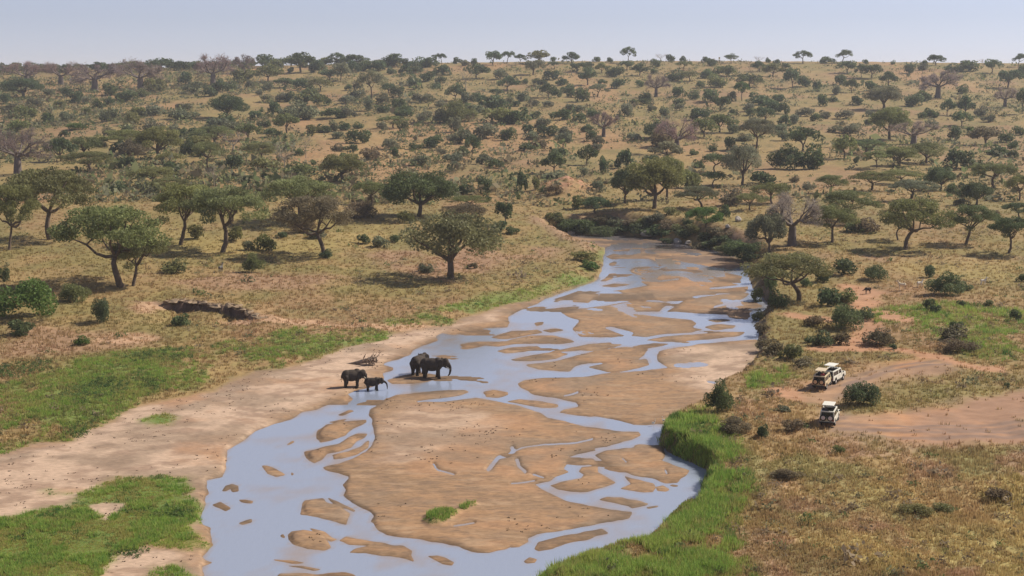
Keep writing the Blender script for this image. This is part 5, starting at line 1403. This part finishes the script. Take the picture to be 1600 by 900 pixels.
# people standing in the open roofs
def person(car, lx, ly, shirt, hair, label, turn=0.0):
    bm = bmesh.new()
    ell(bm, (0, 0, 1.02), (0.17, 0.12, 0.16)); ell(bm, (0, 0, 1.22), (0.18, 0.115, 0.2)); ell(bm, (0, 0, 1.36), (0.20, 0.11, 0.12))
    chain(bm, [(0, 0, 1.42), (0, 0.01, 1.54)], [0.065, 0.058]); ell(bm, (0, 0.02, 1.63), (0.078, 0.095, 0.115)); ell(bm, (0, 0.115, 1.615), (0.014, 0.022, 0.02), None, 8)
    for s in (-1, 1):
        ell(bm, (s * 0.08, 0.01, 1.63), (0.012, 0.02, 0.03), None, 8)
        chain(bm, [(s * 0.20, 0, 1.38), (s * 0.27, 0.06, 1.14), (s * 0.24, 0.28, 1.12)], [0.058, 0.045, 0.033])
        for k in range(4): chain(bm, [(s * 0.24 + (k - 1.5) * 0.018, 0.30, 1.12), (s * 0.24 + (k - 1.5) * 0.018, 0.37, 1.11), (s * 0.24 + (k - 1.5) * 0.018, 0.39, 1.085)], [0.011, 0.009, 0.008], 5)
        chain(bm, [(s * 0.24 - s * 0.03, 0.28, 1.12), (s * 0.24 - s * 0.06, 0.32, 1.11)], [0.013, 0.009], 5)
        chain(bm, [(s * 0.09, 0, 0.95), (s * 0.10, 0.02, 0.5), (s * 0.10, 0, 0.06)], [0.095, 0.062, 0.045]); ell(bm, (s * 0.10, 0.06, 0.04), (0.045, 0.12, 0.04), None, 8)
    me = skin('person_body', bm, 0.016, 2)
    zc = np.zeros(len(me.vertices) * 3, np.float32); me.vertices.foreach_get('co', zc); zc = zc.reshape(-1, 3)
    cc = np.ones((len(zc), 4), np.float32)
    cc[:, :3] = (0.33, 0.19, 0.12)
    cc[(zc[:, 2] < 1.47) & (zc[:, 1] < 0.22), :3] = shirt
    cc[(zc[:, 2] < 0.98) & (zc[:, 1] < 0.2), :3] = (0.16, 0.13, 0.09)
    cc[zc[:, 2] < 0.09, :3] = (0.05, 0.035, 0.025)
    me.color_attributes.new('tint', 'FLOAT_COLOR', 'POINT').data.foreach_set('color', cc.ravel())
    c, s_ = math.cos(car.rotation_euler.z), math.sin(car.rotation_euler.z)
    root = empty('person', (car.location.x + c * lx - s_ * ly, car.location.y + s_ * lx + c * ly, car.location.z + 0.74 + 0.45), car.rotation_euler.z + turn)
    root.location.z = car.location.z + 0.47
    b = link('body', me, M_SKIN, root)
    bm = bmesh.new(); ell(bm, (0, -0.005, 1.665), (0.09, 0.105, 0.10)); bmesh.ops.delete(bm, geom=[v for v in bm.verts if v.co.y > 0.06 and v.co.z < 1.70 or v.co.z < 1.60], context='VERTS')
    me2 = bpy.data.meshes.new('hair'); bm.to_mesh(me2); bm.free(); link('hair', me2, simple_mat('hair', hair, 0.6), root)
    return tag(root, label, 'person', 'passengers standing in the safari cars')
def vmat(name):
    m, nt, b = new_mat(name); va = node(nt, 'ShaderNodeVertexColor', layer_name='tint'); nt.links.new(va.outputs[0], b.inputs['Base Color']); b.inputs['Roughness'].default_value = 0.75
    return m
M_SKIN = vmat('cloth_and_skin')
person(car1, 0.30, -1.45, (0.45, 0.06, 0.06), (0.04, 0.025, 0.02), 'passenger in a red top standing under the raised roof of the tan car')
person(car1, -0.30, -0.5, (0.10, 0.10, 0.12), (0.03, 0.02, 0.015), 'passenger in dark clothes standing farther forward in the tan car')
person(car3, -0.36, -1.45, (0.09, 0.07, 0.07), (0.03, 0.02, 0.015), 'passenger in dark clothes standing under the raised roof of the lone cream car')

# ------------------------------------------------------------------ driftwood, boulders, gully lip, haze
M_DRIFT = simple_mat('driftwood', (0.27, 0.205, 0.16), 0.9, 0.1, 0, 0.35, 2.5)
prng = np.random.default_rng(301)
x, y, z = at(576, 570)
root = empty('driftwood', (x, y, z))
link('log', tubes_mesh('log', [([(0.6, 0, 0.7), (-0.6, 0, 0.5), (-2.0, 0.2, 0.16), (-3.1, 0.3, 0.02)], [0.36, 0.32, 0.22, 0.08])], 8), M_DRIFT, root)
for i in range(70):
    a = prng.uniform(-2.4, 3.4); L = prng.uniform(0.4, 1.15)
    d = np.array([math.cos(a) * 0.8, prng.uniform(-0.7, 0.7), math.sin(a) * 0.7 + 0.15])
    b0 = np.array([0.45, 0, 0.55]) + prng.normal(size=3) * np.array([0.45, 0.35, 0.22]); p1 = b0 + d * L * 0.55 + prng.normal(size=3) * 0.1; p2 = b0 + d * L + prng.normal(size=3) * 0.18
    p1[2] = max(p1[2], 0.08); p2[2] = max(p2[2], 0.03)
    link('root', tubes_mesh('root', [([b0, p1, p2], [0.085, 0.05, 0.016])], 6), M_DRIFT, root)
tag(root, 'grey driftwood stump with tangled roots on the sand behind the left elephants', 'driftwood')

M_ROCK = simple_mat('grey_rock', (0.42, 0.37, 0.33), 0.85, 0.2, 0, 0.22, 1.2)
def boulder(u, v, wpx, hpx, label, seed, group='boulders on the far bank'):
    rr = np.random.default_rng(seed)
    x, y, z = at(u, v); s = F_PX / to_px(x, y, z)[2]
    bm = bmesh.new(); bmesh.ops.create_icosphere(bm, subdivisions=3, radius=1)
    ph = rr.uniform(0, 6, 6)
    for vv in bm.verts:
        c = vv.co
        k = 1 + 0.16 * math.sin(3 * c.x + ph[0]) * math.cos(2.3 * c.y + ph[1]) + 0.12 * math.sin(4.1 * c.z + ph[2] + 2 * c.x) + 0.05 * math.sin(9 * c.x + ph[3]) * math.sin(8 * c.y + ph[4])
        vv.co = Vector((c.x * k, c.y * k * 0.8, max(c.z * k, -0.35)))
    me = bpy.data.meshes.new('boulder'); bm.to_mesh(me); bm.free()
    o = link('boulder', me, M_ROCK); o.location = (x, y, z + hpx / s * 0.25); o.scale = (wpx / s / 2, wpx / s / 2, hpx / s / 1.6); o.rotation_euler = (0, 0, rr.uniform(0, 6))
    return tag(o, label, 'boulder', group)
boulder(1058, 380, 16, 9, 'pale boulder at the foot of the far right river bank', 1)
boulder(1075, 381, 12, 6, 'low pale rock right of the pale boulder at the far bank', 2)
boulder(1010, 369, 18, 10, 'grey boulder at the waterline left of the pale boulders', 3)
boulder(1153, 346, 12, 9, 'pale boulder on the slope above the far right bank', 4)
boulder(1137, 356, 8, 6, 'small white rock below the pale slope boulder', 5)
boulder(892, 366, 16, 8, 'dark boulder at the left end of the river bend', 6)

# roots and clods hanging over the gully's back wall
prng = np.random.default_rng(77)
g0, g1 = np.array(GUL[0]), np.array(GUL[-1])
gr_ = empty('eroded_ledge', (*at(325, 486)[:2], 0.0))
tag(gr_, 'overhanging broken earth ledge along the dark eroded gully', 'ledge')
M_EARTH = simple_mat('crumbling_earth', (0.26, 0.19, 0.13), 0.95, 0.1, 0, 0.3, 1.5)
xs = np.linspace(GUL[1][0], GUL[-1][0], 15)
for i, gxx in enumerate(xs):
    gyy = np.interp(gxx, [g[0] for g in GUL], [g[1] for g in GUL]) + prng.uniform(-0.2, 0.3)
    zt = float(terrain(np.array([gxx]), np.array([gyy + 1.6]))[0])
    bm = bmesh.new(); bmesh.ops.create_icosphere(bm, subdivisions=2, radius=1)
    ph = prng.uniform(0, 6, 3)
    for vv in bm.verts:
        c = vv.co; k = 1 + 0.2 * math.sin(4 * c.x + ph[0]) + 0.15 * math.sin(5 * c.z + ph[1] + 3 * c.y)
        vv.co = Vector((c.x * k, c.y * k, c.z * k))
    me = bpy.data.meshes.new('clod'); bm.to_mesh(me); bm.free()
    o = link('clod', me, M_EARTH, gr_)
    o.location = (gxx - gr_.location.x, gyy + 0.5 - gr_.location.y, zt - 0.32)
    o.scale = (prng.uniform(0.7, 1.1), prng.uniform(1.0, 1.5), prng.uniform(0.25, 0.42)); o.rotation_euler = (prng.uniform(-0.2, 0.1), 0, prng.uniform(-0.4, 0.4))

HAZE = 0.00011
if HAZE > 0:
    m = bpy.data.materials.new('thin_haze'); m.use_nodes = True
    nt = m.node_tree; nt.nodes.remove(nt.nodes['Principled BSDF'])
    pv = node(nt, 'ShaderNodeVolumePrincipled')
    pv.inputs['Color'].default_value = (0.80, 0.86, 1.0, 1); pv.inputs['Density'].default_value = HAZE; pv.inputs['Anisotropy'].default_value = 0.2
    nt.links.new(pv.outputs[0], nt.nodes['Material Output'].inputs['Volume'])
    bm = bmesh.new()
    bmesh.ops.create_cube(bm, size=1, matrix=Matrix.Translation((0, 4300, 38.5)) @ Matrix.Diagonal((10400, 9800, 80, 1)))
    me = bpy.data.meshes.new('haze'); bm.to_mesh(me); bm.free()
    tag(link('haze', me, m), 'thin pale haze over the savanna', kind='stuff')
